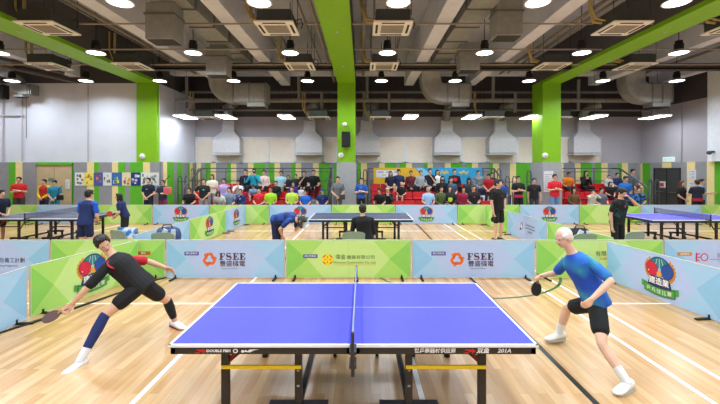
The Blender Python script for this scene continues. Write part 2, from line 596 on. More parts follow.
# ducts
def main_duct(xc, label):
    t = empty('air_duct', (xc, 5, 6.2), label, 'air duct', 'long ducts under the ceiling')
    MB().box2((xc - .33, -3, 6.12), (xc + .33, 14.6, 6.62)).build('duct_run', STEEL, t, origin=(xc, 5, 6.2))
    for y in np.arange(3.5, 14.6, 1.2):
        MB().box((xc, y, 6.37), (.72, .05, .56)).build('flange', mat('7A7B77', .5, .6), t, origin=(xc, 5, 6.2))
    return t
dl = main_duct(-4.55, 'long silver duct running back between the beams left of the middle')
dr = main_duct(2.98, 'long silver duct running back right of the middle green beam')
for xx, yy, zz, w, lab in ((-4.88, 9.3, 5.20, .7, 'square silver duct outlet hanging at top left, larger one'), (-4.72, 12.4, 5.12, .68, 'square silver duct outlet hanging left of the middle, farther one'), (3.68, 9.6, 5.40, .66, 'square silver duct outlet hanging at top right, larger one'), (3.50, 12.4, 5.28, .64, 'square silver duct outlet hanging right of the middle, farther one'), (10.9, 9.3, 5.4, .7, 'square silver duct outlet above the right green beam')):
    t = empty('duct_outlet', (xx, yy, zz), lab, 'air duct', 'duct outlets under the ceiling')
    MB().box((0, 0, .46), (w, .5, .90)).build('outlet_box', STEEL, t, bevel=.02)
    MB().box((0, 0, (6.14 - zz + .8) / 2), (w * .7, .4, 6.14 - zz - .8)).build('outlet_neck', STEEL, t)
    MB().box((0, 0, .01), (w * .9, .42, .04)).build('outlet_grille', SLOT, t)
    MB().box((0, 0, .62), (w + .05, .55, .04)).build('flange', mat('7A7B77', .5, .6), t)
def sduct(x0, x1, y, sgn, label, q=1.0, zb=5.36):
    t = empty('curved_duct', ((x0 + x1) / 2, y, zb), label, 'air duct', 'bent ducts near the columns')
    pts = [(x0, y - .9 * q, zb + 1.2 * q), (x0, y - .45 * q, zb + 1.12 * q), (x0 + sgn * .02, y - .1 * q, zb + .85 * q), (x0 + sgn * .08, y, zb + .55 * q)]
    for k in range(1, 7):
        a = math.pi / 2 * k / 6
        pts.append((x0 + sgn * (.08 + .55 * q * (1 - math.cos(a))), y, zb + .55 * q - .55 * q * math.sin(a)))
    pts += [(x1, y, zb)]
    MB().duct(pts, .75 * q, .86 * q, (0, 1, 0)).build('bend', STEEL, t, origin=t.location, smooth=True)
    n_ = 3
    for k in range(n_):
        xx = x0 + sgn * .75 + (x1 - x0 - sgn * .8) * k / (n_ - 1)
        MB().duct([(xx - .025, y, zb), (xx + .025, y, zb)], .80 * q, .91 * q, (0, 1, 0)).build('flange', mat('86877F', .5, .6), t, origin=t.location)
    e = x1 - sgn * .45
    MB().box((e, y, zb - .5 * q), (.75 * q, .6 * q, .18 * q)).build('outlet_box', STEEL, t, origin=t.location)
    MB().box((e, y, zb - .6 * q), (.68 * q, .54 * q, .03)).build('outlet_grille', SLOT, t, origin=t.location)
sduct(-6.25, -4.1, 16.4, 1, 'fat silver duct bending down and right, left of the middle column')
sduct(2.9, 4.68, 16.4, 1, 'fat silver duct bending down between middle and right column')
sduct(11.65, 13.3, 16.4, 1, 'fat silver duct bending down right of the right column')
sduct(-14.3, -13.65, 15.55, 1, 'silver duct bend high against the white left wall', .5, 5.35)

# window hoods
HOOD = mat('CACACE', .6, .1, var=.06, scale=8)
hp = None
for k, px in enumerate((227, 309, 366.5, 447.5, 502, 586)):
    where = ('left end of the back windows', 'just left of the middle column', 'just right of the middle column', 'over the yellow and blue banner', 'just left of the right column', 'right of the right column')[k]
    lab = 'grey flared wall hood on the back windows, ' + where
    x = X(px, 19.0)
    if hp is None:
        hp = empty('wall_hood', (x, YB, 3.4), lab, 'hood', 'grey hoods over the windows')
        def ring(w, d, z):
            return [(-w / 2, -d, z), (w / 2, -d, z), (w / 2, -.02, z), (-w / 2, -.02, z)]
        MB().loft([ring(1.36, .62, -.50), ring(1.36, .62, .12), ring(1.30, .56, .28), ring(.78, .42, .52), ring(.62, .36, .64), ring(.58, .34, 1.18)]).build('hood_shell', HOOD, hp, bevel=.02)
        MB().box((0, -.33, -.56), (1.42, .62, .07)).build('hood_lip', mat('C9CACC', .5, .3), hp)
        MB().tube([(0, -.2, 1.15), (0, -.25, 1.5), (0, -.6, 1.75), (.5, -.9, 1.9)], .2, 12).build('spigot', STEEL, hp, smooth=True)
    else:
        copy_thing(hp, (x, YB, 3.4), lab)

# pipes and trays
def pipe(pts, r, label, m=PIPE, name='ceiling_pipe', cat='pipe'):
    o = MB().tube(pts, r, 10).build(name, m, None, origin=pts[0], smooth=True)
    return tag(o, label, cat, 'pipes under the ceiling')
pipe([(XA + .1, 16.95 - .3 + .7, 5.25), (XR - .3, 17.35, 5.25)], .10, 'thick grey pipe running the whole width below the dark back wall band', mat('8E8881', .5))
pipe([(XA + .1, 17.9, 5.75), (XR - .3, 17.9, 5.75)], .06, 'thinner grey pipe running the whole width above the thick one')
pipe([(XA + .1, 18.6, 5.0), (XR - .3, 18.6, 5.0)], .05, 'thin grey pipe close to the back wall over the hoods')
for k, (px, z0, z1) in enumerate(((187, 4.9, 6.3), (233, 5.3, 6.4), (299, 5.3, 6.6), (322, 4.7, 5.3), (367, 5.3, 6.6), (389, 4.7, 5.3), (493, 5.3, 6.5), (515, 4.7, 5.3), (545, 5.3, 6.5), (578, 4.8, 5.9))):
    xx = X(px, 17.35)
    pipe([(xx, 17.3, z1 + .3), (xx, 17.35, z0)], .07, 'short upright grey drop pipe at the back, %s from left' % ORD[k])
for x0, x1, lab in ((-17, -14.2, 'over the left wall'), (-8.7, -1.08, 'between left and middle green beams'), (-.25, 7.66, 'between middle and right green beams'), (8.5, 14.4, 'right of the right green beam')):
    t = MB().box2((x0, 13.75, 5.74), (x1, 14.05, 5.78)).box2((x0, 13.75, 5.74), (x1, 13.78, 5.96)).box2((x0, 14.02, 5.74), (x1, 14.05, 5.96)).build('cable_tray', mat('4B4745', .6, .3), None)
    tag(t, 'dark cable tray crossing under the ceiling ' + lab, 'cable tray', 'cable trays')
for k, (y, z) in enumerate(((12.0, 6.15), (13.2, 6.0), (9.9, 6.15))):
    for j, (x0, x1) in enumerate(((-8.7, -1.08), (-.25, 7.66), (8.5, 14.4), (-16.8, -9.6))):
        pipe([(x0, y, z - .25), (x1, y, z - .25)], .026, 'thin sprinkler pipe crossing %s, %s from the back' % (('left bay', 'right bay', 'far right bay', 'far left bay')[j], ORD[[1, 0, 2][k]]), mat('9A938C', .5))
for k, (xx, z, r) in enumerate(((.05, 6.25, .07), (.92, 6.4, .04), (1.25, 6.4, .04), (-1.22, 5.95, .05), (-1.7, 6.5, .03), (-2.7, 6.5, .035), (-7.35, 6.3, .05), (-7.0, 6.35, .04), (-7.9, 6.5, .03), (6.1, 6.3, .05), (6.45, 6.35, .04), (5.75, 6.5, .03), (-11.0, 6.3, .05), (-10.4, 6.4, .04), (9.0, 6.3, .04), (9.9, 6.4, .05), (-3.1, 6.5, .02), (3.6, 6.55, .02), (-5.3, 6.6, .03), (12.4, 6.3, .05))):
    pipe([(xx, -4, z), (xx, 16.6, z)], r, 'grey pipe running back under the ceiling, %s' % ('beside the middle green beam, thick' if k == 0 else 'at %.1f metres %s of the table centre' % (abs(xx), 'left' if xx < 0 else 'right')), mat('857E78', .55))
# left corner pipes running down to the left wall
for k, (a, b) in enumerate((((-13.6, 13.2, 5.9), (-11.4, 15.0, 5.55)), ((-13.6, 12.4, 6.1), (-11.4, 14.4, 5.75)))):
    pipe([(a[0], a[1], a[2]), (b[0], b[1], b[2])], .06, 'sloping dark pipe near the top of the left wall, %s one' % ('lower', 'upper')[k], mat('55504D', .5))
for px, lab in ((88, 'between the light pools'), (22, 'beside the thin drop cable'), (3, 'at the edge of the photo')):
    xx = X(px, YW - .03)
    pipe([(xx, YW - .03, 2.4), (xx, YW - .03, 5.7)], .03, 'upright white conduit on the left wall ' + lab, mat('BDBBC2', .6))
pipe([(X(27, YW), YW - .04, 3.4), (X(27, YW), YW - .04, 5.2)], .012, 'thin drop cable on the left wall', mat('6C6A70', .6), 'drop_cable', 'cable')
pipe([(X(0, YW), YW - .05, 4.35), (X(25, YW), YW - .05, 4.35)], .03, 'level white conduit on the left wall under the black box', mat('BDBBC2', .6))
xx = 530
pipe([(XR - .04, 17.0, 2.4), (XR - .04, 17.0, 5.0)], .02, 'thin upright conduit on the right wall', mat('A9A5AA', .6))

# wall fittings
def wall_box(px0, px1, py0, py1, d, depth, name, label, cat, m, bevel=.02):
    a, b = P(px0, py1, d), P(px1, py0, d)
    o = MB().box2((a.x, d - depth, a.z), (b.x, d, b.z)).build(name, m, None, origin=((a.x + b.x) / 2, d, a.z), bevel=bevel)
    return tag(o, label, cat)
wall_box(-6, 9.6, 86, 99.5, YW, .3, 'wall_speaker', 'black boxy speaker high on the white left wall', 'speaker', BLACK)
t = empty('loudspeaker', (X(346.5, YW), YW, Z(147.5, YW)), 'black loudspeaker mounted on the middle green column', 'speaker')
MB().prism([(-.19, -.05, 0), (.17, -.05, .02), (.17, -.05, .64), (-.19, -.05, .66)], (0, -.28, 0)).build('speaker_case', BLACK, t, bevel=.02)
MB().box((0, -.335, .33), (.3, .01, .56)).build('speaker_grille', mat('1C1C20', .8), t)
MB().box((0, -.03, .35), (.1, .06, .2)).build('wall_bracket', GREYL, t)
def alarm(px, py, d, label, x=None):
    p = P(px, py, d)
    t = empty('alarm_bell', p, label, 'alarm', 'round white wall alarms')
    n_ = 20
    MB().loft([[(r * math.cos(2 * math.pi * k / n_), yy, r * math.sin(2 * math.pi * k / n_)) for k in range(n_)] for r, yy in ((.12, 0), (.12, -.03), (.10, -.06), (.03, -.07))]).build('bell_dome', WHITE, t, smooth=True)
    MB().loft([[(r * math.cos(2 * math.pi * k / n_), yy, r * math.sin(2 * math.pi * k / n_)) for k in range(n_)] for r, yy in ((.03, -.065), (.03, -.085))]).build('bell_hub', GREYL, t)
alarm(341, 155.3, YW, 'round white alarm low on the middle green column')
alarm(545, 155.5, YW, 'round white alarm on the right green column')
alarm(142.5, 156.5, YW - .07, 'round white alarm on the left green column')
t = empty('security_camera', P(345, 125, YW), 'white dome camera above the black loudspeaker', 'camera')
MB().box((0, -.06, .05), (.12, .12, .1)).build('mount', WHITE, t, bevel=.02)
MB().ell((0, -.14, 0), (.1, .1, .09)).build('dome', WHITE, t, smooth=True)
t = empty('exit_sign', (XR - .06, XR * F / (670 - CX), 2.42), 'small lit green and white exit sign above the dark double door', 'sign')
MB().box((0, 0, .12), (.08, .62, .22)).build('sign_box', mat('D8EFEA', .4, emit=.5), t, bevel=.01)
text('出口 EXIT', .12, (-.042, 0, .12), mat('2E9A68', .5), t, rot=(math.pi / 2, 0, -math.pi / 2))

# posters
def flat(name, a, b, d, m, label, cat, group=None, deco=None):
    """paper on a front-facing wall between px a=(x0,y0) and b=(x1,y1)"""
    p, q = P(a[0], b[1], d), P(b[0], a[1], d)
    o = MB().box2((p.x, d - .012, p.z), (q.x, d, q.z)).build(name, m, None, origin=((p.x + q.x) / 2, d, p.z))
    tag(o, label, cat, group)
    if deco:
        mb = MB()
        w, h = q.x - p.x, q.z - p.z
        for (u0, v0, u1, v1, mi) in deco[0]:
            mb.box2((-w / 2 + u0 * w, -.016, v0 * h), (-w / 2 + u1 * w, -.011, v1 * h), mi)
        mb.build('artwork', deco[1], o)
    return o
rb = random.Random(3)
def deco(cols, n_):
    L = []
    for i in range(n_):
        u, v = rb.uniform(.05, .7), rb.uniform(.05, .7)
        L.append((u, v, u + rb.uniform(.1, .28), v + rb.uniform(.08, .25), rb.randrange(len(cols))))
    return (L, [mat(c, .6) for c in cols])
cx = ['ECEFEB', 'F6E96A', '5A58A8', 'DCE8EC', '3C6FB5', 'E8DDB8', '22357E', 'E9EAE6', 'E4E6E8']
bx = [75, 84.3, 93.7, 103, 111.8, 122, 131, 140.8, 150, 159]
dsc = ['white photo collage', 'yellow and white', 'dark purple', 'pale blue with red figures', 'mid blue with yellow band', 'cream', 'navy blue and white', 'white with small pictures', 'pale grey grid']
dcs = [['57884B', 'C5602E', '6E8CA6', 'B9A14C'], ['FFFFFF', 'E2882C', '5F9F4D'], ['D74A3A', '5D77C9', 'E6D24A', '6FB2C0'], ['D63B31', 'E6B52E', '3D7A3A', '4A6CB4'], ['F0D444', '5FA84F', 'E8F0F4', 'D85B33'], ['E2A52F', '8A6FB0', 'D26A4A'], ['E5EAF2', 'C9D4EA', '6C86C9'], ['7A8F6B', 'A0A8B8', 'B8785C'], ['8AA5B8', 'B8B08A', '7F9A78']]
for k in range(9):
    flat('poster', (bx[k] + .2, 172.5), (bx[k + 1] - .2, 185.6), YW - .122, mat(cx[k], .6), '%s poster, %s from left in the row on the striped wall' % (dsc[k], ORD[k]), 'poster', 'posters in a row', deco(dcs[k], 9 if k in (0, 7, 8) else 6))
pl = [(.1, .1 + .09 * k, .1 + .75 * [.9, .6, 1][k % 3], .13 + .09 * k, 0) for k in range(9)]
flat('notice', (65.6, 179.5), (69.8, 189), YW - .062, WHITE, 'white paper notice on the wooden door', 'notice', None, (pl, [mat('B9BEC6', .7)]))
flat('notice', (48.5, 178), (53.5, 181), YW - .062, mat('6F8E7A', .6), 'small dark sign on the wooden door behind two people', 'notice')
flat('notice', (543.6, 171), (553.2, 192), YW - .045, mat('E3E3E8', .6), 'tall white notice on the grey foot of the right column', 'notice', None, (pl, [mat('A5A8B0', .7)]))
ya, yb = XR * F / (689.8 - CX), XR * F / (697.3 - CX)
for z0, z1, lab in ((1.62, 2.05, 'upper white notice sheet on the right striped wall'), (1.1, 1.56, 'lower white notice sheet on the right striped wall')):
    o = tag(MB().box2((XR - .065, yb, z0), (XR - .05, ya, z1)).build('notice', mat('E3E3E8', .6)), lab, 'notice')
    mb = MB()
    for k in range(5):
        mb.box2((XR - .068, yb + .06, z0 + .06 + k * .07), (XR - .064, ya - .06 - .1 * (k % 2), z0 + .085 + k * .07))
    mb.build('print_line', mat('A9A5B8', .7), o)
ya, yb = XR * F / (660.3 - CX), XR * F / (667.3 - CX)
o = tag(MB().box2((XR - .09, yb, 1.2), (XR - .078, ya, 1.5)).build('door_sign', mat('E6E0E0', .6)), 'white sign with red symbol on the dark double door', 'sign')
MB().box2((XR - .094, yb + .1, 1.25), (XR - .089, ya - .1, 1.42)).build('symbol', mat('C0313A', .6), o)
t = empty('wall_camera', (14.24, 15.2, Z(152, 15.4)), 'dark camera bracket on the pale right pilaster', 'camera')
MB().box((-.1, 0, 0), (.2, .08, .08)).ell((-.22, -.03, -.04), (.1, .09, .08)).build('camera_body', mat('4C4E55', .5), t)
#NEXT
# ---------------------------------------------------------------- bleachers
DY0, DDY, RISE, SEAT = 16.2, .85, .34, .43
SEATM = mat('C3121F', .42, var=.08)
PLAT = mat('6F6F73', .6)
RAILM = mat('56575C', .5, .3)
seat_me = MB()
seat_me.box((0, 0, -.035), (.455, .42, .07)).box((0, .225, .12), (.455, .06, .30), 0, Matrix.Rotation(-.12, 3, 'X')).box((0, -.15, -.2), (.44, .06, .30))
def bleacher(x0, x1, label, skip=(), steps=(), ends=(1, 1)):
    xm = (x0 + x1) / 2
    t = empty('bleacher', (xm, 17.5, 0), label, 'bleacher', 'red seat bleachers')
    o = t.location
    for k in range(1, 3):
        MB().box2((x0, DY0 - .55 + DDY * k, 0), (x1, 18.75, RISE * k - (0 if k == 2 else .01))).build('platform', PLAT, t, origin=o, bevel=.01)
    sm = None
    for k in range(3):
        n = int((x1 - x0 - .1) / .475)
        for i in range(n):
            xx = x0 + .3 + .475 * i
            if any(a < xx < b and k in rows for a, b, rows in skip):
                continue
            if sm is None:
                q = seat_me.build('seat', SEATM, t, bevel=.02)
                sm = q
            else:
                q = sm.copy()
                col.objects.link(q)
            q.location = (xx - xm, DY0 + DDY * k - 17.5, RISE * k + SEAT)
    for a, b in steps:
        m = MB()
        for j in range(4):
            m.box2((a, DY0 - .5 + .42 * j, 0), (b, DY0 + 1.45, .17 * (j + 1)))
        m.build('steps', mat('84868A', .55), t, origin=o, bevel=.01)
    m = MB()
    for z in (1.05, 1.5, 1.95, 2.12):
        m.tube([(x0, 18.78, z), (x1, 18.78, z)], .018 if z < 2.1 else .025, 6)
    for k in range(int((x1 - x0) / .95) + 1):
        xx = min(x1, x0 + .95 * k)
        m.tube([(xx, 18.78, 0), (xx, 18.78, 2.12)], .022, 6)
    m.build('guard_rail', RAILM, t, origin=o)
    for s, xx in enumerate((x0 - .05, x1 + .05)):
        if not ends[s]:
            continue
        m = MB()
        pts = [(xx, 16.4, .0), (xx, 16.4, 1.25), (xx, 18.2, 2.1), (xx, 18.78, 2.12)]
        m.tube(pts, .04, 8).tube([(xx, 16.4, .75), (xx, 18.2, 1.6)], .02, 6).tube([(xx, 18.2, 0), (xx, 18.2, 2.1)], .03, 6).tube([(xx, 17.3, 0), (xx, 17.3, 1.67)], .025, 6)
        m.build('hand_rail', RAILM, t, origin=o, smooth=True)
    return t
bleacher(-7.75, -1.55, 'left bleacher with red seats between the left and middle green columns', skip=[(-2.35, -1.5, (0, 1))], steps=[(-2.3, -1.65)])
bleacher(.35, 6.35, 'middle bleacher with red seats in front of the yellow and blue banner', skip=[(5.5, 6.3, (0, 1))], steps=[(5.6, 6.3)])
bleacher(8.75, 12.45, 'right bleacher with red seats right of the right green column', ends=(0, 1))
# tall loop rails at the bleacher corners
def loop_rail(px, d, h, label):
    x = X(px, d)
    o = MB()
    for dx in (0, .32):
        o.tube([(x + dx, d, 0), (x + dx, d, h - .12), (x + dx + .05, d, h), (x + dx + .13, d, h), (x + dx + .18, d, h - .12), (x + dx + .18, d, .0)], .025, 8)
    for z in (.9, 1.5):
        o.tube([(x, d, z), (x + .5, d, z)], .018, 6)
    tag(o.build('loop_rail', RAILM, None, origin=(x, d, 0), smooth=True), label, 'railing', 'loop rails beside the bleachers')
loop_rail(178, 17.2, 1.75, 'dark looped rail at the left end of the left bleacher, lower one')
loop_rail(191, 18.95, 2.1, 'dark looped rail at the left end of the left bleacher, taller one')
loop_rail(357, 18.95, 2.05, 'dark looped rail beside the left end of the middle bleacher')
loop_rail(491, 18.95, 2.1, 'dark looped rail at the right end of the blue banner, taller one')
loop_rail(505.5, 17.0, 1.75, 'dark looped rail at the right end of the middle bleacher, lower one')
loop_rail(648, 17.0, 1.6, 'dark looped rail between the right bleacher and the dark door')
loop_rail(527, 17.0, 2.0, 'dark slanted rail on the green stripe left of the right column')

# yellow and blue banner behind the middle bleacher
yb_ = 18.70
a, b = P(373.5, 188, yb_), P(482, 167.8, yb_)
xs = a.x + (b.x - a.x) * .42
bn = MB()
w1, w2 = a.x + (b.x - a.x) * .38, a.x + (b.x - a.x) * .55
bn.prism([(a.x, yb_, a.z), (w2, yb_, a.z), (w1, yb_, b.z), (a.x, yb_, b.z)], (0, .015, 0), 0)
bn.prism([(w2, yb_, a.z), (b.x, yb_, a.z), (b.x, yb_, b.z), (w1, yb_, b.z)], (0, .015, 0), 1)
bo = tag(bn.build('banner', [mat('EDBB2E', .7), mat('2FA3D6', .7)], None, origin=((a.x + b.x) / 2, yb_, a.z)), 'long yellow and blue banner hung behind the middle bleacher', 'banner')
L0 = bo.location
m = MB()
m.box2(P(376, 177.5, yb_ - .004), P(399, 170.2, yb_ - .001), 0)
m.prism([P(416, 168, yb_ - .004), P(423, 168, yb_ - .004), P(445, 187.5, yb_ - .004), P(434, 187.5, yb_ - .004)], (0, .003, 0), 1)
for k in range(3):
    m.box2(P(378 + 8 * k, 172.5, yb_ - .008), P(383.5 + 8 * k, 171.7, yb_ - .004), 2)
m.box2(P(382, 175.5, yb_ - .008), P(386, 174.6, yb_ - .004), 3)
m.build('artwork', [WHITE, mat('8FD0EC', .7), mat('7D6FC0', .7), mat('EDBB2E', .7)], bo, origin=L0)
m = MB()
for k in range(8):
    m.ell(P(460 + 1.1 * k, 172.5 + 1.2 * math.sin(k * 1.4), yb_ - .004), (.05, .006, .05), mi=0)
    m.ell(P(440 + 1.1 * k, 172.5 + 1.2 * math.sin(k * 1.7 + 1), yb_ - .004), (.05, .006, .05), mi=0)
m.build('flourish', mat('D9C04A', .7), bo, origin=L0)

# ---------------------------------------------------------------- barriers
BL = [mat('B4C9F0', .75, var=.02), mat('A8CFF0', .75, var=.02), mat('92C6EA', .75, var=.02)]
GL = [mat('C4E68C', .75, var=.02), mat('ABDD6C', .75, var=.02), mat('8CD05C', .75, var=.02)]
INK = mat('3A3540', .6)
INKR = mat('5A3545', .6)
ORG = mat('EE6A22', .6)
EMB = [mat('1F7F86', .6), mat('DB9132', .6), mat('D21A3C', .5), mat('1F4A9E', .5), mat('F2A33C', .5), mat('EDEDF2', .6), mat('4FA23A', .6), mat('23305F', .6)]
def disc(mb, cx_, cz, rx, rz, y, mi, n=24, a0=0, a1=2 * math.pi, rot=0):
    pts = []
    full = abs(a1 - a0 - 2 * math.pi) < 1e-6
    for k in range(n if full else n + 1):
        t = a0 + (a1 - a0) * k / n
        px, pz = rx * math.cos(t), rz * math.sin(t)
        pts.append((cx_ + px * math.cos(rot) - pz * math.sin(rot), y, cz + px * math.sin(rot) + pz * math.cos(rot)))
    mb.prism(pts, (0, -.0012, 0), mi)
def emblem(t, cx_, cz, s, y0):
    mb = MB()
    y = lambda k: y0 - .0013 * k
    for sg in (-1, 1):                              # laurel of orange leaves
        for k in range(8):
            a = math.radians(-55 + 14 * k)
            x, z = cx_ + sg * s * .92 * math.cos(a), cz + s * (.26 + .60 * math.sin(a))
            disc(mb, x, z, s * .16, s * .075, y(1), 1, 10, rot=(math.pi - a - .9) if sg < 0 else a + .9)
    disc(mb, cx_, cz + .34 * s, .76 * s, .56 * s, y(2), 7, 24, 0, math.pi)
    disc(mb, cx_, cz + .34 * s, .70 * s, .50 * s, y(3), 0, 24, 0, math.pi)
    for k in (-1, 0, 1):
        mb.prism([(cx_ + k * .30 * s - .012 * s, y(4), cz + .3 * s), (cx_ + k * .30 * s + .012 * s, y(4), cz + .3 * s), (cx_ + k * .14 * s + .01 * s, y(4), cz + .80 * s), (cx_ + k * .14 * s - .01 * s, y(4), cz + .80 * s)], (0, -.001, 0), 5)
    mb.prism([(cx_ - .62 * s, y(4), cz - .08 * s), (cx_ + .62 * s, y(4), cz - .08 * s), (cx_ + .80 * s, y(4), cz - .58 * s), (cx_ - .80 * s, y(4), cz - .58 * s)], (0, -.001, 0), 7)
    for sg, mi in ((-1, 2), (1, 3)):
        disc(mb, cx_ + sg * .5 * s, cz + .27 * s, .41 * s, .36 * s, y(5), 7, 24, rot=sg * .5)
        disc(mb, cx_ + sg * .5 * s, cz + .27 * s, .385 * s, .335 * s, y(6), mi, 24, rot=sg * .5)
    disc(mb, cx_ - .70 * s, cz + .14 * s, .035 * s, .035 * s, y(7), 5, 10)
    disc(mb, cx_, cz + .08 * s, .16 * s, .14 * s, y(7), 4, 18)
    def rib(x0, x1, dz, h, yy, mi, off=0, drop=.12):
        n = 10
        top, bot = [], []
        for k in range(n + 1):
            u = x0 + (x1 - x0) * k / n
            zz = cz + s * (dz - drop * math.cos(u * 1.35))
            top.append((cx_ + u * s, yy, zz + h * s / 2))
            bot.append((cx_ + u * s, yy, zz - h * s / 2))
        mb.prism(top + bot[::-1], (0, -.001, 0), mi)
    rib(-1.2, -.8, -.56, .3, y(5), 6)
    rib(.8, 1.2, -.56, .3, y(5), 6)
    rib(-1.0, 1.0, -.66, .40, y(8), 7)
    rib(-.97, .97, -.66, .34, y(9), 6)
    for v in mb.v:
        v.x = cx_ + (v.x - cx_) * .82
    mb.build('emblem', EMB, t, fix=True)
    text('建造業', .36 * s, (cx_, y0 - .016, cz - .31 * s), mat('F6F4F4', .6), t, 'emblem_title', bold=.006 * s, width=1.0)
    for k, ch in enumerate('乒乓球比賽'):
        u = (k - 2) * .34
        text(ch, .24 * s, (cx_ + u * s * .82, y0 - .0165, cz + s * (-.66 - .12 * math.cos(u * 1.35))), mat('F2F2DE', .6), t, 'ribbon_character')
def label_box(t, x, z, y0, body='鑽石贊助商', c='3F4C9C'):
    MB().box((x, y0 - .001, z), (.27, .002, .07)).build('sponsor_tag', mat(c, .6), t)
    text(body, .045, (x, y0 - .0026, z), WHITE, t, ext=.0003)
def serif_fsee(t, x0, z0, h, w, y0):
    cw = w / 4
    th, tn = .036, .012
    def bx(mb, a, b, c, d):
        mb.box2((a, y0 - .002, c), (b, y0, d))
    for i, ch in enumerate('FSEE'):
        mb = MB()
        a = x0 + i * cw
        e = a + cw * .84
        if ch in 'FE':
            bx(mb, a + .018, a + .018 + th, z0, z0 + h)
            bx(mb, a, a + .075, z0, z0 + tn)
            bx(mb, a, e, z0 + h - tn, z0 + h)
            bx(mb, e - .014, e, z0 + h - .042, z0 + h)
            bx(mb, a + .03, e - .03, z0 + h * .5 - tn / 2, z0 + h * .5 + tn / 2)
            bx(mb, e - .042, e - .028, z0 + h * .5 - .022, z0 + h * .5 + .022)
            if ch == 'E':
                bx(mb, a, e, z0, z0 + tn)
                bx(mb, e - .012, e + .004, z0, z0 + .046)
        else:
            pts, wd = [], []
            for k in range(21):
                u = k / 20
                if u < .5:
                    an = math.radians(35 + 235 * u * 2)
                    c = Vector((a + cw * .42, y0 - .001, z0 + h * .735))
                    pts.append(c + Vector((cw * .30 * math.cos(an), 0, h * .245 * math.sin(an))))
                else:
                    an = math.radians(90 - 235 * (u - .5) * 2)
                    c = Vector((a + cw * .42, y0 - .001, z0 + h * .265))
                    pts.append(c + Vector((cw * .33 * math.cos(an), 0, h * .245 * math.sin(an))))
                wd.append(.007 + .013 * math.exp(-((u - .5) / .22) ** 2))
            L_, R_ = [], []
            for k, q in enumerate(pts):
                d = (pts[min(k + 1, 20)] - pts[max(k - 1, 0)]).normalized()
                n = Vector((-d.z, 0, d.x))
                L_.append(q + n * wd[k])
                R_.append(q - n * wd[k])
            for k in range(20):
                mb.prism([L_[k], L_[k + 1], R_[k + 1], R_[k]], (0, -.001, 0))
            bx(mb, a + cw * .66, a + cw * .72, z0 + h * .68, z0 + h)
            bx(mb, a + cw * .08, a + cw * .14, z0, z0 + h * .34)
        mb.build('serif_letter', INKR, t)
def art_fsee(t, L, y0):
    label_box(t, L * .215, .47, y0)
    mb = MB()                                       # three chasing orange arrows
    c0 = Vector((L * .365, 0, .36))
    for k in range(3):
        R = Matrix.Rotation(math.radians(-120 * k), 3, 'Y')
        def q(pts):
            return [c0 + R @ Vector((u, 0, v)) + Vector((0, y0, 0)) for u, v in pts]
        mb.prism(q([(-.085, .055), (-.045, .125), (.045, .125), (.10, .035), (.06, .035), (.10, -.02), (.015, .035), (.045, .03), (.018, .072), (-.02, .072), (-.045, .03)]), (0, -.002, 0))
        mb.prism(q([(-.105, .075), (-.075, .125), (-.06, .105), (-.088, .058)]), (0, -.002, 0))
    mb.build('arrow_logo', ORG, t)
    serif_fsee(t, L * .448, .350, .128, .51, y0)
    text('豐盛機電', .118, (L * .56, y0 - .002, .272), INKR, t, width=1.04, bold=.001)
    text('Engineering Holdings', .036, (L * .535, y0 - .002, .188), mat('7C88A8', .6), t)
def art_welcome(t, L, y0):
    label_box(t, L * .195, .42, y0)
    mb = MB()
    disc(mb, L * .333, .355, .105, .105, y0 - .0005, 0, 28)
    for k in range(4):
        a = math.radians(90 * k + 45)
        disc(mb, L * .333 + .088 * math.cos(a), .355 + .088 * math.sin(a), .042, .013, y0 - .0018, 1, 12, rot=a + math.pi / 2)
        a = math.radians(90 * k)
        disc(mb, L * .333 + .045 * math.cos(a), .355 + .045 * math.sin(a), .022, .012, y0 - .0018, 2, 10, rot=a)
    mb.build('round_logo', [mat('F2D528', .6), mat('DE5A26', .6), mat('B98F1E', .6)], t)
    text('偉金', .10, (L * .437, y0 - .002, .40), mat('55683F', .6), t)
    text('建築有限公司', .078, (L * .60, y0 - .002, .395), mat('55683F', .6), t, width=1.15)
    text('Welcome Construction Co., Ltd.', .062, (L * .55, y0 - .002, .30), mat('5F7048', .6), t, width=.98)
    MB().box((L * .55, y0 - .001, .255), (.80, .002, .009)).build('underline', mat('D9A24A', .6), t)
def art_text_left(t, L, y0):
    text('建造業運動及義工計劃', .098, (1.47, y0 - .002, .335), mat('2E3F66', .6), t, align='CENTER')
    text('Sports & Volunteering Programme', .05, (1.47, y0 - .002, .24), mat('5F7CA6', .6), t)
def art_tag(t, L, y0):
    label_box(t, L * .30, .47, y0)
    text('有限公司', .105, (1.33, y0 - .002, .46), mat('39443A', .6), t)
    text('Company', .07, (1.33, y0 - .002, .375), mat('C9502E', .6), t, shear=.2)
def art_tag2(t, L, y0):
    label_box(t, 1.42, .47, y0)
    label_box(t, 1.75, .475, y0, '贊助', 'B66A2A')
def art_red(t, L, y0):
    label_box(t, L * .16, .46, y0, '金牌贊助', 'C08A4A')
    mb = MB()
    for k in range(3):
        disc(mb, .66 + .045 * k, .40, .075, .075, y0 - .0008 * k, 0 if k % 2 == 0 else 1, 20)
        disc(mb, .66 + .045 * k, .40, .055, .055, y0 - .0008 * k - .0004, 1, 20)
    mb.box((.60, y0 - .003, .40), (.025, .002, .17), 0).box((.655, y0 - .003, .40), (.08, .002, .02), 0)
    mb.build('red_logo', [mat('C2344A', .6), BL[0]], t)
    text('俊和建築', .10, (1.22, y0 - .002, .43), mat('8A8FA6', .6), t, width=1.2)
    MB().box((1.2, y0 - .001, .36), (.7, .002, .008)).build('underline', mat('C2344A', .6), t)
    text('CONSTRUCTION', .05, (1.2, y0 - .002, .32), mat('8A8FA6', .6), t)
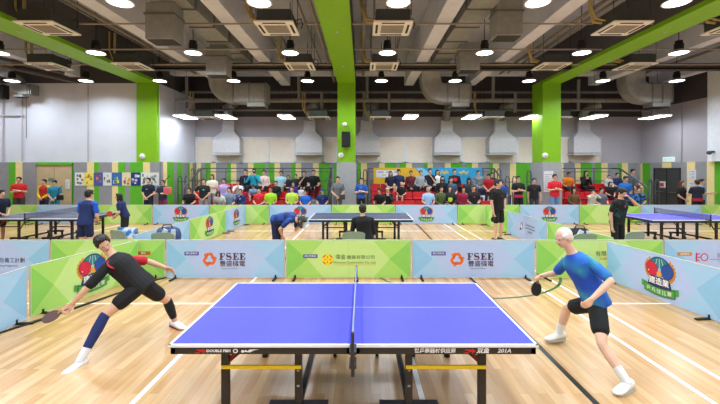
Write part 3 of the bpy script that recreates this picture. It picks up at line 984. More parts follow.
def art_hex(t, L, y0):
    mb = MB()
    for k in range(5):
        a = math.radians(60 * k + 60)
        b = math.radians(60 * k + 115)
        c = Vector((L * .52, y0 - .002, .37))
        mb.bar(c + Vector((.12 * math.cos(a), 0, .12 * math.sin(a))), c + Vector((.12 * math.cos(b), 0, .12 * math.sin(b))), .004, .03)
    mb.bar((L * .52, y0 - .002, .37), (L * .52 + .10, y0 - .002, .32), .004, .03)
    mb.build('hexagon_logo', mat('2C4A1F', .6), t)
    text('建造業議會', .06, (L * .66, y0 - .002, .40), mat('3F5A30', .6), t)
    text('CIC', .06, (L * .66, y0 - .002, .33), mat('3F5A30', .6), t)
def art_small(t, L, y0):
    mb = MB()
    disc(mb, L * .40, .40, .075, .11, y0 - .0005, 0, 20)
    disc(mb, L * .40, .40, .05, .08, y0 - .0018, 1, 20)
    disc(mb, L * .37, .30, .05, .03, y0 - .003, 2, 14, rot=.6)
    disc(mb, L * .42, .46, .03, .05, y0 - .003, 3, 14)
    mb.build('round_logo', [mat('4B7F3E', .6), mat('E9EEF6', .6), mat('2E3F66', .6), mat('B4423A', .6)], t)
    for k in range(3):
        text(('Construction Industry', 'Sports & Volunteering', 'Programme')[k], .06, (L * .62, y0 - .002, .47 - .09 * k), INK, t)
ARTS = {'fsee': art_fsee, 'welcome': art_welcome, 'text': art_text_left, 'tag': art_tag, 'tag2': art_tag2, 'red': art_red, 'hex': art_hex, 'small': art_small, 'emb': lambda t, L, y0: emblem(t, L * .5, .40, .30, y0), 'embw': lambda t, L, y0: emblem(t, L * .54, .39, .325, y0), 'embl': lambda t, L, y0: emblem(t, L * .50, .39, .325, y0)}
HB = .715
def barrier(A, B, colour, art, label, group):
    A, B = Vector((A[0], A[1], 0)), Vector((B[0], B[1], 0))
    L = (B - A).length - .03
    rz = math.atan2((B - A).y, (B - A).x)
    t = empty('barrier', A + (B - A).normalized() * .015, label, 'barrier', group, rz)
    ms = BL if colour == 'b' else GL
    mb = MB()
    y = -.02
    z0, z1 = .015, HB
    zm = (z0 + z1) / 2
    nx = 24
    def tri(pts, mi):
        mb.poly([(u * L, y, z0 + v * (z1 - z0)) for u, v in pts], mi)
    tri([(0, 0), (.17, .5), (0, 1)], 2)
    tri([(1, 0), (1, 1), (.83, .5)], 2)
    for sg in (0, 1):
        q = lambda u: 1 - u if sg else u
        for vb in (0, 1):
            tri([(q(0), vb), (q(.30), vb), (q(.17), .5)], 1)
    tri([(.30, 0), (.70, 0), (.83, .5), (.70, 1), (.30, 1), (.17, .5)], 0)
    # back and rims
    mb.add([(0, .0, z0), (L, .0, z0), (L, .0, z1), (0, .0, z1)], [(0, 3, 2, 1)], 0)
    mb.add([(0, y, z0), (0, 0, z0), (0, 0, z1), (0, y, z1)], [(0, 1, 2, 3)], 0)
    mb.add([(L, y, z0), (L, 0, z0), (L, 0, z1), (L, y, z1)], [(0, 3, 2, 1)], 0)
    mb.add([(0, y, z1), (0, 0, z1), (L, 0, z1), (L, y, z1)], [(0, 1, 2, 3)], 0)
    mb.add([(0, y, z0), (0, 0, z0), (L, 0, z0), (L, y, z0)], [(0, 3, 2, 1)], 0)
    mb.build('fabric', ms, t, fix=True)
    fr = MB()
    for xx in (.006, L - .006):
        fr.tube([(xx, -.01, .02), (xx, -.01, HB + .008)], .014, 8)
    fr.tube([(.006, -.01, HB + .004), (L - .006, -.01, HB + .004)], .012, 8)
    fr.build('frame', GREYL if colour == 'b' else mat('B9C79A', .5), t, smooth=True)
    MB().box((L / 2, -.0205, zm), (.006, .002, z1 - z0)).build('centre_seam', ms[1], t)
    for xx in (.17, L - .17):
        MB().box((xx, -.02, .013), (.045, .42, .022)).box((xx, -.01, .04), (.03, .03, .05)).build('foot', BLACK, t, bevel=.004)
    if art:
        ARTS[art](t, L, y)
    return t
G1 = 'barriers behind the front table'
b1 = [-78, 51, 166, 285.5, 411.3, 535, 663, 790]
i1 = [('b', 'text', 'pale blue barrier with small Chinese line of text at far left edge'), ('g', 'tag2', 'green barrier behind the lunging player in black, left back corner'), ('b', 'fsee', 'pale blue FSEE barrier left of the net, behind the front table'), ('g', 'welcome', 'green barrier with round yellow logo directly behind the net'), ('b', 'fsee', 'pale blue FSEE barrier right of the net, behind the front table'), ('g', 'tag', 'green barrier behind the player in the blue shirt'), ('b', 'red', 'pale blue barrier with red looped logo at right edge')]
D1, D2 = 7.13, 14.2
for k in range(7):
    barrier((X(b1[k], D1), D1), (X(b1[k + 1], D1), D1), *i1[k], G1)
GS = 'side barriers of the front court'
barrier((-4.62, 5.2), (-4.24, 7.1), 'g', 'embl', 'green side barrier with paddle emblem beside the player in black', GS)
barrier((-4.42, 2.95), (-4.62, 5.17), 'b', None, 'plain pale blue side barrier at the lower left edge', GS)
barrier((4.57, 7.0), (4.81, 4.98), 'b', 'embw', 'pale blue side barrier with large paddle emblem at right', GS)
barrier((4.81, 4.95), (5.0, 2.7), 'g', None, 'green side barrier just cut off by the right edge', GS)
G2 = 'barriers in front of the bleachers'
b2 = [-23, 37.5, 95, 152.7, 209.5, 269.2, 331.5, 395.3, 457.3, 519.5, 579, 640.5, 701, 762]
i2 = [('g', None, 'green barrier behind the left table, at its left'), ('b', None, 'plain pale blue barrier behind the left table below the door'), ('g', None, 'plain green barrier below the poster row, right of the left table'), ('b', 'emb', 'pale blue emblem barrier below the two people by the left column'), ('g', None, 'plain green barrier below the left end of the left bleacher'), ('b', 'emb', 'pale blue emblem barrier left of the middle table, behind the bent person'), ('g', 'hex', 'green barrier behind the middle table and seated umpire'), ('b', 'emb', 'pale blue emblem barrier right of the middle table'), ('g', 'hex', 'green hexagon logo barrier left of the standing player in black'), ('b', 'emb', 'pale blue emblem barrier below the man in the red shirt'), ('g', 'hex', 'green hexagon logo barrier below the right bleacher'), ('b', None, 'pale blue barrier behind the right table below the dark door'), ('g', None, 'green barrier at far right behind the right table')]
for k in range(13):
    barrier((X(b2[k], D2), D2), (X(b2[k + 1], D2), D2), *i2[k], G2)
G3 = 'barriers dividing the back courts'
barrier((-4.50, 12.35), (-4.40, 14.15), 'b', 'emb', 'narrow pale blue emblem barrier running back, left of the middle court', G3)
barrier((-4.60, 10.0), (-4.50, 12.32), 'g', 'emb', 'green emblem barrier running back, left of the middle court', G3)
barrier((-4.66, 7.65), (-4.60, 9.97), 'b', None, 'pale blue barrier running back with a bag behind it, left court', G3)
barrier((4.66, 14.15), (4.70, 12.08), 'g', None, 'green barrier running back behind the standing player in black', G3)
barrier((4.70, 12.05), (4.78, 9.68), 'b', 'small', 'pale blue barrier with small round logo beside the standing player', G3)
barrier((4.78, 9.65), (4.93, 7.35), 'g', None, 'green barrier running forward behind the white-haired player', G3)
pass
# cable on the floor along the left side barrier
tag(MB().tube([(-4.72, 4.3, .012), (-4.35, 5.15, .012), (-4.1, 6.0, .012), (-3.85, 6.9, .012), (-3.6, 7.4, .012)], .012, 6).build('floor_cable', BLACK, None, origin=(-4.4, 5.2, 0)), 'black cable on the floor along the left side barrier', 'cable')

# ---------------------------------------------------------------- tables
FRM = mat('25211F', .45)
TYEL = mat('F2D012', .45)
def table(x, y0, top, label, group, lettered=False):
    """x: centre, y0: near edge"""
    t = empty('table_tennis_table', (x, y0, 0), label, 'table tennis table', group)
    W_, D_, z = 2.74, 1.525, .76
    MB().box2((-W_ / 2, 0, z - .022), (W_ / 2, D_, z)).build('table_top', mat(top, .45, var=.02), t, bevel=.003)
    m = MB()
    e = .02
    for a, b in (((-W_ / 2, 0), (W_ / 2, e)), ((-W_ / 2, D_ - e), (W_ / 2, D_)), ((-W_ / 2, 0), (-W_ / 2 + e, D_)), ((W_ / 2 - e, 0), (W_ / 2, D_)), ((-W_ / 2, D_ / 2 - .002), (W_ / 2, D_ / 2 + .002))):
        m.box2((a[0], a[1], z - .002), (b[0], b[1], z + .0008))
    m.box2((-W_ / 2 - .001, -.0012, z - .018), (W_ / 2 + .001, 0, z))
    m.build('white_line', WHITE, t)
    for s in (-1, 1):
        x0, x1 = (-W_ / 2 + .012, -.012) if s < 0 else (.012, W_ / 2 - .012)
        MB().box2((x0, .012, z - .075), (x1, .05, z - .022)).box2((x0, D_ - .05, z - .075), (x1, D_ - .012, z - .022)).box2((x0, .012, z - .075), (x0 + .04, D_ - .012, z - .022)).box2((x1 - .04, .012, z - .075), (x1, D_ - .012, z - .022)).build('apron', FRM, t, bevel=.004)
        xo, xi = s * 1.0, s * .43
        for yy in (.16, D_ - .16):
            MB().box((xo, yy, .36), (.06, .045, .68)).build('leg', FRM, t, bevel=.004)
            MB().lathe((xo, yy, 0), [(.035, 0), (.035, .03), (.025, .045)], 12).build('rubber_foot', BLACK, t)
            MB().box((xi, yy, .40), (.055, .045, .58)).build('leg', FRM, t, bevel=.004)
            MB().bar((xo, yy, .545), (xo - s * .15, yy + (.10 if yy < .7 else -.10), .69), .022, .022).build('red_brace', mat('B5201F', .5), t)
            MB().bar((xo - s * .02, yy + .03, .55), (xo - s * .22, yy + (.20 if yy < .7 else -.20), .69), .02, .02).build('brace', FRM, t)
            MB().bar((xi, yy + .03, .45), (xi + s * .06, yy + (.3 if yy < .7 else -.3), .69), .02, .02).build('brace', FRM, t)
            MB().box(((xo + xi) / 2, yy - .024, .527), (abs(xo - xi) + .05, .02, .027)).build('yellow_bar' if lettered else 'cross_bar', TYEL if lettered else FRM, t, bevel=.003)
            b_ = MB()
            for zz in (.50, .38):
                b_.lathe((xi, yy - .02, zz), [(.012, -.006), (.012, .006)], 8)
            b_.build('bolt', STEEL, t)
        MB().box((xi, .16, .215), (.46, .07, .05)).box((xi, D_ - .16, .215), (.46, .07, .05)).box((xi, D_ / 2, .215), (.05, D_ - .3, .04)).build('wheel_beam', FRM, t, bevel=.004)
        for yy in (.16, D_ - .16):
            for dx in (-.2, .2):
                w = MB()
                n_ = 14
                w.loft([[(xi + dx + xx, yy + .055 * math.cos(2 * math.pi * k / n_), .055 + .055 * math.sin(2 * math.pi * k / n_)) for k in range(n_)] for xx in (-.016, .016)])
                w.box((xi + dx, yy, .14), (.045, .03, .12))
                w.build('caster', BLACK, t)
    # net
    nm = bpy.data.materials.get('net_mesh')
    if nm is None:
        nm = bpy.data.materials.new('net_mesh')
        nm.use_nodes = True
        b = nm.node_tree.nodes['Principled BSDF']
        b.inputs['Base Color'].default_value = lin('5A5F74')
        b.inputs['Alpha'].default_value = .38
    n = MB().box2((-.003, -.15, z + .01), (.003, D_ + .15, z + .145)).build('net', nm, t)
    MB().box2((-.006, -.15, z + .14), (.006, D_ + .15, z + .1555)).build('net_tape', mat('8A90A6', .6), n)
    for yy, s in ((-.15, -1), (D_ + .15, 1)):
        MB().box((0, yy, z + .075), (.022, .022, .17)).box((0, yy - s * .06, z + .012), (.05, .13, .02)).box((0, yy - s * .06, z - .085), (.05, .13, .02)).box((0, yy, z - .035), (.03, .024, .12)).lathe((0, yy - s * .02, z - .16), [(.014, 0), (.014, .07), (.022, .075), (.022, .09)], 10).build('net_post', mat('26262B', .45), t, bevel=.003)
    if lettered:
        yl, zl_ = .0105, z - .0485
        tw = mat('E6E6E6', .6)
        tr = mat('C5221F', .5)
        for xc in (-1.135, .863):
            mb = MB()
            S_ = .62
            mb.prism([(xc - .05, yl, zl_ + .016), (xc + .03, yl, zl_ + .016), (xc + .03, yl, zl_ + .026), (xc + .075, yl, zl_), (xc + .03, yl, zl_ - .026), (xc + .03, yl, zl_ - .008), (xc - .015, yl, zl_ - .008), (xc - .015, yl, zl_ + .004), (xc - .05, yl, zl_ + .004)], (0, -.002, 0))
            mb.box((xc - .035, yl, zl_ - .018), (.05, .002, .008))
            for v in mb.v:
                v.x = xc + (v.x - xc) * S_
                v.z = zl_ + (v.z - zl_) * .75
            mb.build('fish_logo', tr, t)
        text('DOUBLE FISH', .0265, (-1.0, yl, zl_), tw, t, bold=.0012, width=1.12)
        mb = MB()
        disc(mb, -.874, zl_, .019, .016, yl, 0, 16)
        disc(mb, -.874, zl_, .011, .008, yl - .0012, 1, 16)
        mb.build('ball_logo', [tw, FRM], t)
        mb = MB()
        disc(mb, -.82, zl_ - .003, .012, .010, yl, 0, 14)
        mb.prism([(-.81, yl, zl_ - .006), (-.80, yl, zl_ + .010), (-.785, yl, zl_ - .002), (-.77, yl, zl_ + .011), (-.70, yl, zl_ + .013), (-.74, yl, zl_ + .003), (-.765, yl, zl_ - .010)], (0, -.002, 0))
        mb.build('player_logo', tw, t)
        text('世乒赛器材供应商', .038, (.607, yl, zl_), tw, t, bold=.0008, width=1.02)
        text('双鱼', .042, (.961, yl, zl_), tw, t, shear=.25, bold=.0015, width=1.1)
        text('201A', .040, (1.12, yl, zl_), tw, t, shear=.25, bold=.0012, width=1.15)
    return t
table(-.065, 2.777, '4242CE', 'large violet-blue table tennis table in the front with DOUBLE FISH lettering', 'table tennis tables', True)
GT = 'table tennis tables'
table(-.03, 9.8, '3D4660', 'dark slate table tennis table behind the umpire in the middle court', GT)
table(-8.8, 9.95, '474C63', 'dark grey table tennis table on the left court', GT)
table(8.82, 9.65, '5A53C4', 'violet-blue table tennis table on the right court', GT)

# ---------------------------------------------------------------- chairs and bags
CH = mat('8E9A8C', .55)
def chair(x, y, rz, label):
    t = empty('chair', (x, y, 0), label, 'chair', 'grey plastic chairs', rz)
    MB().box((0, 0, .43), (.44, .42, .035)).build('seat', CH, t, bevel=.012)
    n_ = 9
    f, b = [], []
    for k in range(n_):
        u = -1 + 2 * k / (n_ - 1)
        f.append((u * .235, .20 + .03 * (1 - u * u), .50, .73 + .045 * (1 - u ** 4)))
    vs = [(x_, y_, z0) for x_, y_, z0, z1 in f] + [(x_, y_ + .05, z1) for x_, y_, z0, z1 in f] + [(x_, y_ + .025, z0) for x_, y_, z0, z1 in f] + [(x_, y_ + .075, z1) for x_, y_, z0, z1 in f]
    fs = []
    for k in range(n_ - 1):
        fs += [(k, k + 1, n_ + k + 1, n_ + k), (2 * n_ + k + 1, 2 * n_ + k, 3 * n_ + k, 3 * n_ + k + 1), (n_ + k, n_ + k + 1, 3 * n_ + k + 1, 3 * n_ + k), (k + 1, k, 2 * n_ + k, 2 * n_ + k + 1)]
    fs += [(0, n_, 3 * n_, 2 * n_), (n_ - 1, 3 * n_ - 1, 4 * n_ - 1, 2 * n_ - 1)]
    MB().add(vs, fs).build('backrest', CH, t, smooth=True)
    for sx in (-1, 1):
        MB().tube([(sx * .2, .25, .72), (sx * .2, .2, .45), (sx * .21, .24, 0)], .013, 8).build('leg', mat('6B6E70', .4, .6), t, smooth=True)
        MB().tube([(sx * .2, -.17, .42), (sx * .21, -.2, 0)], .013, 8).build('leg', mat('6B6E70', .4, .6), t, smooth=True)
    return t
chair(-.17, 8.05, math.pi, 'grey plastic chair under the umpire in front of the middle table')
chair(X(626, 8.0), 8.05, math.pi + .2, 'grey plastic chair behind the man covering his face')
chair(X(125, 8.1), 8.25, math.pi - .4, 'grey plastic chair with blue towel left of the green barrier')
chair(X(168, 7.9), 7.95, math.pi, 'grey plastic chair carrying a white and blue bag')
chair(X(579, 7.75), 7.8, math.pi, 'grey plastic chair carrying a black and white bag')
for k in range(0):
    pass
def bag(x, y, z, c1, c2, label):
    t = empty('sports_bag', (x, y, z), label, 'bag', 'bags on chairs')
    mb = MB()
    rings = []
    for u, s_ in ((-.24, .55), (-.2, .9), (-.05, 1), (.12, 1), (.2, .85), (.24, .5)):
        rings.append([(u, .13 * s_ * math.cos(2 * math.pi * k / 12), .205 + (.205 * s_) * math.sin(2 * math.pi * k / 12)) for k in range(12)])
    mb.loft(rings).build('bag_body', mat(c1, .7, var=.2), t, smooth=True)
    MB().box((-.04, -.12, .28), (.10, .03, .20), 0, Matrix.Rotation(.5, 3, 'Y')).box((.15, -.11, .26), (.09, .03, .2)).build('white_patch', mat(c2, .7), t, bevel=.01)
    MB().tube([(-.12, -.05, .37), (-.08, -.06, .45), (.08, -.06, .45), (.12, -.05, .37)], .012, 8).build('bag_handle', BLACK, t, smooth=True)
bag(X(168, 7.9), 7.93, .45, '3A4F7A', 'D8DCE2', 'white and blue sports bag on a chair left of the emblem barrier')
bag(X(579, 7.75), 7.78, .45, '1B1C20', 'E8E8E8', 'black and white sports bag behind the white-haired player')
t = empty('towel', (X(127, 8.1), 8.13, .785), 'blue and white towel over a chair back near the girl in navy', 'towel')
MB().loft([[(-.22, .10, -.15), (.2, .10, -.15), (.2, .085, -.155), (-.22, .085, -.155)], [(-.2, .03, .01), (.2, .03, .0), (.2, .01, .0), (-.2, .01, .0)], [(-.2, -.04, .04), (.2, -.04, .02), (.2, -.05, .0), (-.2, -.05, .0)], [(-.22, -.10, -.18), (.2, -.1, -.2), (.2, -.11, -.2), (-.22, -.115, -.18)]]).build('cloth', mat_blotch('2F6FB5', 'D5DEE8', 9), t, bevel=.008)
# ---------------------------------------------------------------- people
SKIN = [mat('D9A98C', .55, var=.04), mat('C99576', .55, var=.04), mat('E3B79C', .55, var=.04)]
HAIRK = mat('17130F', .55, var=.3, scale=30)
HAIRB = mat('5A3A22', .55, var=.3, scale=30)
HAIRG = mat('B9B2AA', .6, var=.15, scale=30)
HAIRD = mat('3B3532', .6, var=.3, scale=30)
EYEW = mat('F2EFEA', .4, var=0)
EYEK = mat('160F0C', .3, var=0)
LIP = mat('A8604F', .5, var=0)
_tmp = bpy.data.objects.new('scratch', bpy.data.meshes.new('scratch'))
_rm = _tmp.modifiers.new('r', 'REMESH')
_rm.mode = 'VOXEL'
_rm.use_smooth_shade = True
_sm = _tmp.modifiers.new('s', 'SMOOTH')
_sm.factor = .5
def skinned(mb, name, m, parent, vox, it=3, rough=0):
    """one continuous surface grown round overlapping shapes"""
    o0 = parent.location
    me = mb.mesh(name, (), o0)
    import bmesh
    bm = bmesh.new()
    bm.from_mesh(me)
    bmesh.ops.recalc_face_normals(bm, faces=bm.faces)
    bm.to_mesh(me)
    bm.free()
    col.objects.link(_tmp)
    _tmp.data = me
    _rm.voxel_size = vox
    _sm.iterations = it
    out = bpy.data.meshes.new_from_object(_tmp.evaluated_get(bpy.context.evaluated_depsgraph_get()))
    col.objects.unlink(_tmp)
    out.name = name
    out.materials.clear()
    out.materials.append(m)
    if rough:
        r = random.Random(5)
        for v in out.vertices:
            a = math.sin(v.co.x * 160 + 3 * math.sin(v.co.z * 40)) * math.sin(v.co.y * 150) * rough
            v.co += v.normal * a
    out.polygons.foreach_set('use_smooth', [True] * len(out.polygons))
    return link(name, out, parent)

def torso_rings(J, table, n=16):
    """rings along pelvis->neck; table of (fraction, half width, half depth, forward shift)"""
    p, k = J['pelvis'], J['neck']
    ax = (k - p)
    L = ax.length
    t = ax / L
    su = (J['sh'][1] - J['sh'][0]).normalized()
    hu = (J['hip'][1] - J['hip'][0]).normalized()
    bend = J.get('bend', 0)
    rings = []
    for f, w, d, off in table:
        g = min(1, max(0, f))
        u = (hu * (1 - g) + su * g)
        u = (u - t * u.dot(t)).normalized()
        fw = t.cross(u) * -1
        if fw.dot(J['fwd']) < 0:
            fw = -fw
        c = p + t * (f * L) + fw * (off - bend * 4 * g * (1 - g))
        s = J['s']
        rings.append([c + u * (w * s * math.copysign(abs(math.cos(a)) ** .8, math.cos(a))) + fw * (d * s * math.copysign(abs(math.sin(a)) ** .8, math.sin(a))) for a in [2 * math.pi * (i + .5) / n for i in range(n)]])
    return rings
BODY_T = [(-.19, .07, .06, 0), (-.12, .135, .09, 0), (0, .155, .105, 0), (.2, .142, .098, .005), (.42, .138, .095, .01), (.65, .158, .108, .01), (.82, .165, .10, .0), (.93, .125, .082, -.005), (1.0, .07, .06, -.005), (1.06, .05, .05, 0)]

def hand(mb, w, d, n, s, curl=.5, side=1, fr=.0085):
    """palm and five fingers; d along the forearm, n palm normal"""
    d = d.normalized()
    n = (n - d * n.dot(d))
    n = n.normalized() if n.length > 1e-4 else d.orthogonal().normalized()
    wv = d.cross(n).normalized() * side
    fl = [.068, .078, .072, .056]
    for i in range(4):
        off = .030 - .020 * i
        a = w + d * .012 * s + wv * off * .55 * s
        b = w + d * (.088 - .004 * abs(i - 1)) * s + wv * off * s
        mb.cap(a, b, .015 * s, .0125 * s, n=8)
        q, dd = b, d.copy()
        for j, lf in enumerate((.45, .32, .26)):
            dd = (Matrix.Rotation(curl * (.55 + .35 * j), 3, d.cross(n)) @ dd).normalized()
            e = q + dd * fl[i] * lf * s
            mb.cap(q, e, (fr + .0015 - .0008 * j) * s, (fr + .0007 - .0008 * j) * s, n=8)
            q = e
    a = w + d * .022 * s + wv * .024 * s
    b = a + (d * .55 + wv * .62 + n * .35).normalized() * .042 * s
    c = b + (d * .75 + wv * .25 + n * (.3 + .5 * curl)).normalized() * .034 * s
    mb.cap(a, b, .0145 * s, .0115 * s, n=8).cap(b, c, .011 * s, .009 * s, n=8)

def head_frame(J):
    f = J['face'].normalized()
    up = J['hup']
    up = (up - f * up.dot(f)).normalized()
    r = f.cross(up)
    return Matrix((r, f, up)).transposed(), f, up, r
def person(J, label, group, look):
    """J: joints in world space; look: clothing"""
    s = J['s']
    vox = look.get('vox', .013)
    root = empty('person', J['root'], label, 'person', group)
    sk = SKIN[look.get('skin', 0)]
    # body
    mb = MB()
    mb.loft(torso_rings(J, BODY_T))
    Mh, f, up, r = head_frame(J)
    hc = J['head']
    mb.cap(J['neck'] - (hc - J['neck']).normalized() * .03 * s, hc - up * .05 * s - f * .01 * s, .056 * s, .052 * s)
    mb.ell(hc + up * .028 * s - f * .012 * s, (.074 * s, .094 * s, .088 * s), Mh)
    mb.ell(hc - up * .038 * s + f * .02 * s, (.059 * s, .066 * s, .068 * s), Mh)
    mb.ell(hc - up * .082 * s + f * .052 * s, (.028 * s, .024 * s, .02 * s), Mh, nu=8, nv=6)
    mb.cap(hc + f * .082 * s + up * .012 * s, hc + f * .098 * s - up * .024 * s, .010 * s, .0155 * s, n=8)
    for sg in (-1, 1):
        mb.ell(hc + r * sg * .074 * s - f * .008 * s - up * .005 * s, (.010 * s, .02 * s, .032 * s), Mh, nu=8, nv=6)
        mb.cap(hc + r * sg * .012 * s + f * .080 * s + up * .022 * s, hc + r * sg * .05 * s + f * .066 * s + up * .022 * s, .009 * s, .008 * s, n=6)
    for i in (0, 1):
        sh, el, wr = J['sh'][i], J['el'][i], J['wr'][i]
        tr = J['neck'] + (J['pelvis'] - J['neck']).normalized() * .05 * s
        mb.cap(tr, sh, .045 * s, .046 * s)
        mb.cap(sh, sh * .55 + el * .45, .050 * s, .045 * s).cap(sh * .55 + el * .45, el, .046 * s, .037 * s)
        mid = el * .68 + wr * .32
        mb.cap(el, mid, .037 * s, .039 * s).cap(mid, wr, .039 * s, .025 * s)
        nrm = J.get('palm', (None, None))[i]
        if nrm is None:
            nrm = J['pelvis'] + J['fwd'] * .1 - wr
        hand(mb, wr, J.get('hdir', (wr - el, wr - el))[i] if J.get('hdir') else wr - el, nrm, s, J.get('curl', (.5, .5))[i], 1 if i else -1, .0085 if vox < .009 else .0105)
        hp, kn, an = J['hip'][i], J['knee'][i], J['ank'][i]
        md = hp * .5 + kn * .5
        mb.cap(hp, md, .082 * s, .074 * s).cap(md, kn, .074 * s, .052 * s)
        md = kn * .68 + an * .32
        mb.cap(kn, md, .051 * s, .055 * s).cap(md, an, .055 * s, .036 * s)
        td = J['toe'][i].normalized()
        mb.cap(an - Vector((0, 0, .03 * s)), an + td * .11 * s - Vector((0, 0, .052 * s)), .036 * s, .026 * s)
    skinned(mb, 'body', sk, root, vox * .95, 2)
    if look.get('near') or not look.get('noface'):
        for sg in (-1, 1):
            e = hc + r * sg * .030 * s + f * .074 * s + up * .008 * s
            MB().ell(e, (.0115 * s, .008 * s, .006 * s), Mh, nu=8, nv=6).ell(e + f * .006 * s, (.0065 * s, .006 * s, .007 * s), Mh, 1, 8, 6).build('eye', [EYEW, EYEK], root, origin=root.location, smooth=True)
        MB().ell(hc - up * .054 * s + f * .081 * s, (.022 * s, .008 * s, .007 * s), Mh, nu=8, nv=6).build('mouth', LIP, root, origin=root.location, smooth=True)
    # hair
    hs = look.get('hair', 'short')
    hm = {'k': HAIRK, 'b': HAIRB, 'g': HAIRG, 'd': HAIRD}[look.get('hcol', 'k')]
    h = MB()
    if hs != 'bald':
        if hs == 'thin':
            hm = mat('E9DDD6', .7, var=.08, scale=30)
        h.ell(hc + up * (.042 if hs != 'thin' else .034) * s - f * .022 * s, (.083 * s, .096 * s, .086 * s), Mh)
        h.ell(hc + up * .0 * s - f * .05 * s, (.077 * s, .058 * s, .075 * s), Mh)
        if hs != 'thin':
            h.ell(hc + up * .09 * s + f * .035 * s, (.062 * s, .05 * s, .032 * s), Mh)
        for sg in (-1, 1):
            h.ell(hc + up * .03 * s + r * sg * .066 * s + f * .01 * s, (.018 * s, .045 * s, .035 * s), Mh, nu=8, nv=6)
        if hs in ('long', 'bob'):
            ln = .26 if hs == 'long' else .12
            b0 = hc - f * .05 * s
            h.cap(b0, b0 - Vector((0, 0, ln * s)) - f * .02 * s, .075 * s, .06 * s)
            for sg in (-1, 1):
                b1_ = hc + r * sg * .066 * s + up * .03 * s
                h.cap(b1_, b1_ - Vector((0, 0, (ln + .02) * s)) + r * sg * .012 * s + (f * .02 * s if hs == 'long' else f * 0), .028 * s, .034 * s)
        skinned(h, 'hair', hm, root, max(.008, vox * .8), 2, .004 * s if vox < .012 else .003)
    elif look.get('fringe'):
        for sg in (-1, 1):
            h.ell(hc + r * sg * .066 * s - f * .03 * s + up * .01 * s, (.016 * s, .05 * s, .03 * s), Mh)
        h.ell(hc - f * .085 * s - up * .002 * s, (.06 * s, .024 * s, .04 * s), Mh)
        skinned(h, 'hair', hm, root, .008, 2, .003)
    if look.get('cap'):
        c = MB().ell(hc + up * .05 * s - f * .014 * s, (.088 * s, .104 * s, .082 * s), Mh)
        c.ell(hc + up * .06 * s + f * .10 * s, (.06 * s, .07 * s, .012 * s), Mh)
        skinned(c, 'cap', mat(look['cap'], .7), root, .01, 1)
    if look.get('glasses'):
        g = MB()
        for sg in (-1, 1):
            c = hc + r * sg * .032 * s + f * .088 * s + up * .008 * s
            g.tube([c + Mh @ Vector((.024 * s * math.cos(a), 0, .018 * s * math.sin(a))) for a in [2 * math.pi * k / 12 for k in range(13)]], .0035, 5)
            g.tube([c + r * sg * .024 * s, hc + r * sg * .076 * s - f * .0 * s + up * .01 * s], .003, 5)
        g.tube([hc - r * .01 * s + f * .09 * s + up * .01 * s, hc + r * .01 * s + f * .09 * s + up * .01 * s], .003, 5)
        g.build('glasses', BLACK, root, origin=root.location)
    if look.get('mask'):
        skinned(MB().ell(hc - up * .045 * s + f * .05 * s, (.056 * s, .05 * s, .048 * s), Mh), 'face_mask', mat(look['mask'], .8), root, .008, 1)
    # shirt
    sm_ = look['shirt'] if not isinstance(look['shirt'], str) else mat(look['shirt'], .85, var=.07)
    e = .018
    hem = look.get('hem', -.16)
    T = [(hem, .158 + e, .112 + e, 0), (0, .158 + e, .11 + e, 0), (.2, .150 + e, .106 + e, .005), (.42, .148 + e, .104 + e, .01), (.65, .162 + e, .112 + e, .01), (.80, .172 + e, .108 + e, 0), (.91, .128 + e, .088 + e * .8, -.003), (.96, .09 + e, .075 + e * .7, -.005), (1.0, .072 + e * .6, .064 + e * .6, -.005), (1.02, .064, .06, -.005)]
    b = MB().loft(torso_rings(J, T))
    slm = look.get('sleeve_col')
    sl = look.get('sleeve', .62)
    for i in (0, 1):
        sh, el, wr = J['sh'][i], J['el'][i], J['wr'][i]
        tr = J['neck'] + (J['pelvis'] - J['neck']).normalized() * .045 * s
        b.cap(tr, tr * .25 + sh * .75, .058 * s, .060 * s)
        q = MB() if slm and (slm[i]) else b
        if sl <= 1:
            q.cap(sh, sh * (1 - sl) + el * sl, .061 * s, .060 * s)
        else:
            q.cap(sh, el, .061 * s, .052 * s).cap(el, el * .1 + wr * .9, .053 * s, .040 * s)
        if q is not b:
            q.cap(sh * .8 + J['neck'] * .2, sh, .072 * s, .069 * s)
            skinned(q, 'sleeve', mat(slm[i], .85), root, vox, 2)
    skinned(b, 'shirt', sm_, root, vox, 3)
    if look.get('band'):
        TT = [(hem - .01, .158 + e + .006, .112 + e + .006, 0), (hem + look.get('bandh', .22), .156 + e + .006, .11 + e + .006, 0)]
        skinned(MB().loft(torso_rings(J, TT)), 'hem_band', mat(look['band'], .85), root, vox, 1)
    if look.get('chest'):
        p, k = J['pelvis'], J['neck']
        fw = J['fwd'] if not look.get('back') else -J['fwd']
        su = (J['sh'][1] - J['sh'][0]).normalized()
        t = (k - p).normalized()
        fw = (fw - t * fw.dot(t)).normalized()
        c = p + (k - p) * look.get('chest_at', .62) + fw * (.128 * s)
        w_, h_ = look.get('chest_size', (.07, .04))
        MB().ell(c, (w_ * s, .012 * s, h_ * s), Matrix((su, fw, t)).transposed()).build('chest_print', mat(look['chest'], .8), root, origin=root.location, smooth=True)
    # legs
    pm = mat(look.get('pants', '1C1D22'), .85, var=.08)
    sh_ = look.get('short', 0)
    b = MB()
    b.loft(torso_rings(J, [(-.20, .10, .085, 0), (-.12, .15, .108, 0), (0, .160, .112, 0), (.10, .152, .108, 0)]))
    for i in (0, 1):
        hp, kn, an = J['hip'][i], J['knee'][i], J['ank'][i]
        if sh_:
            b.cap(hp, hp * (1 - sh_) + kn * sh_, .098 * s, .092 * s)
        else:
            b.cap(hp, kn, .095 * s, .068 * s).cap(kn, kn * .06 + an * .94, .068 * s, .056 * s)
    skinned(b, 'shorts' if sh_ else 'trousers', pm, root, vox, 2)
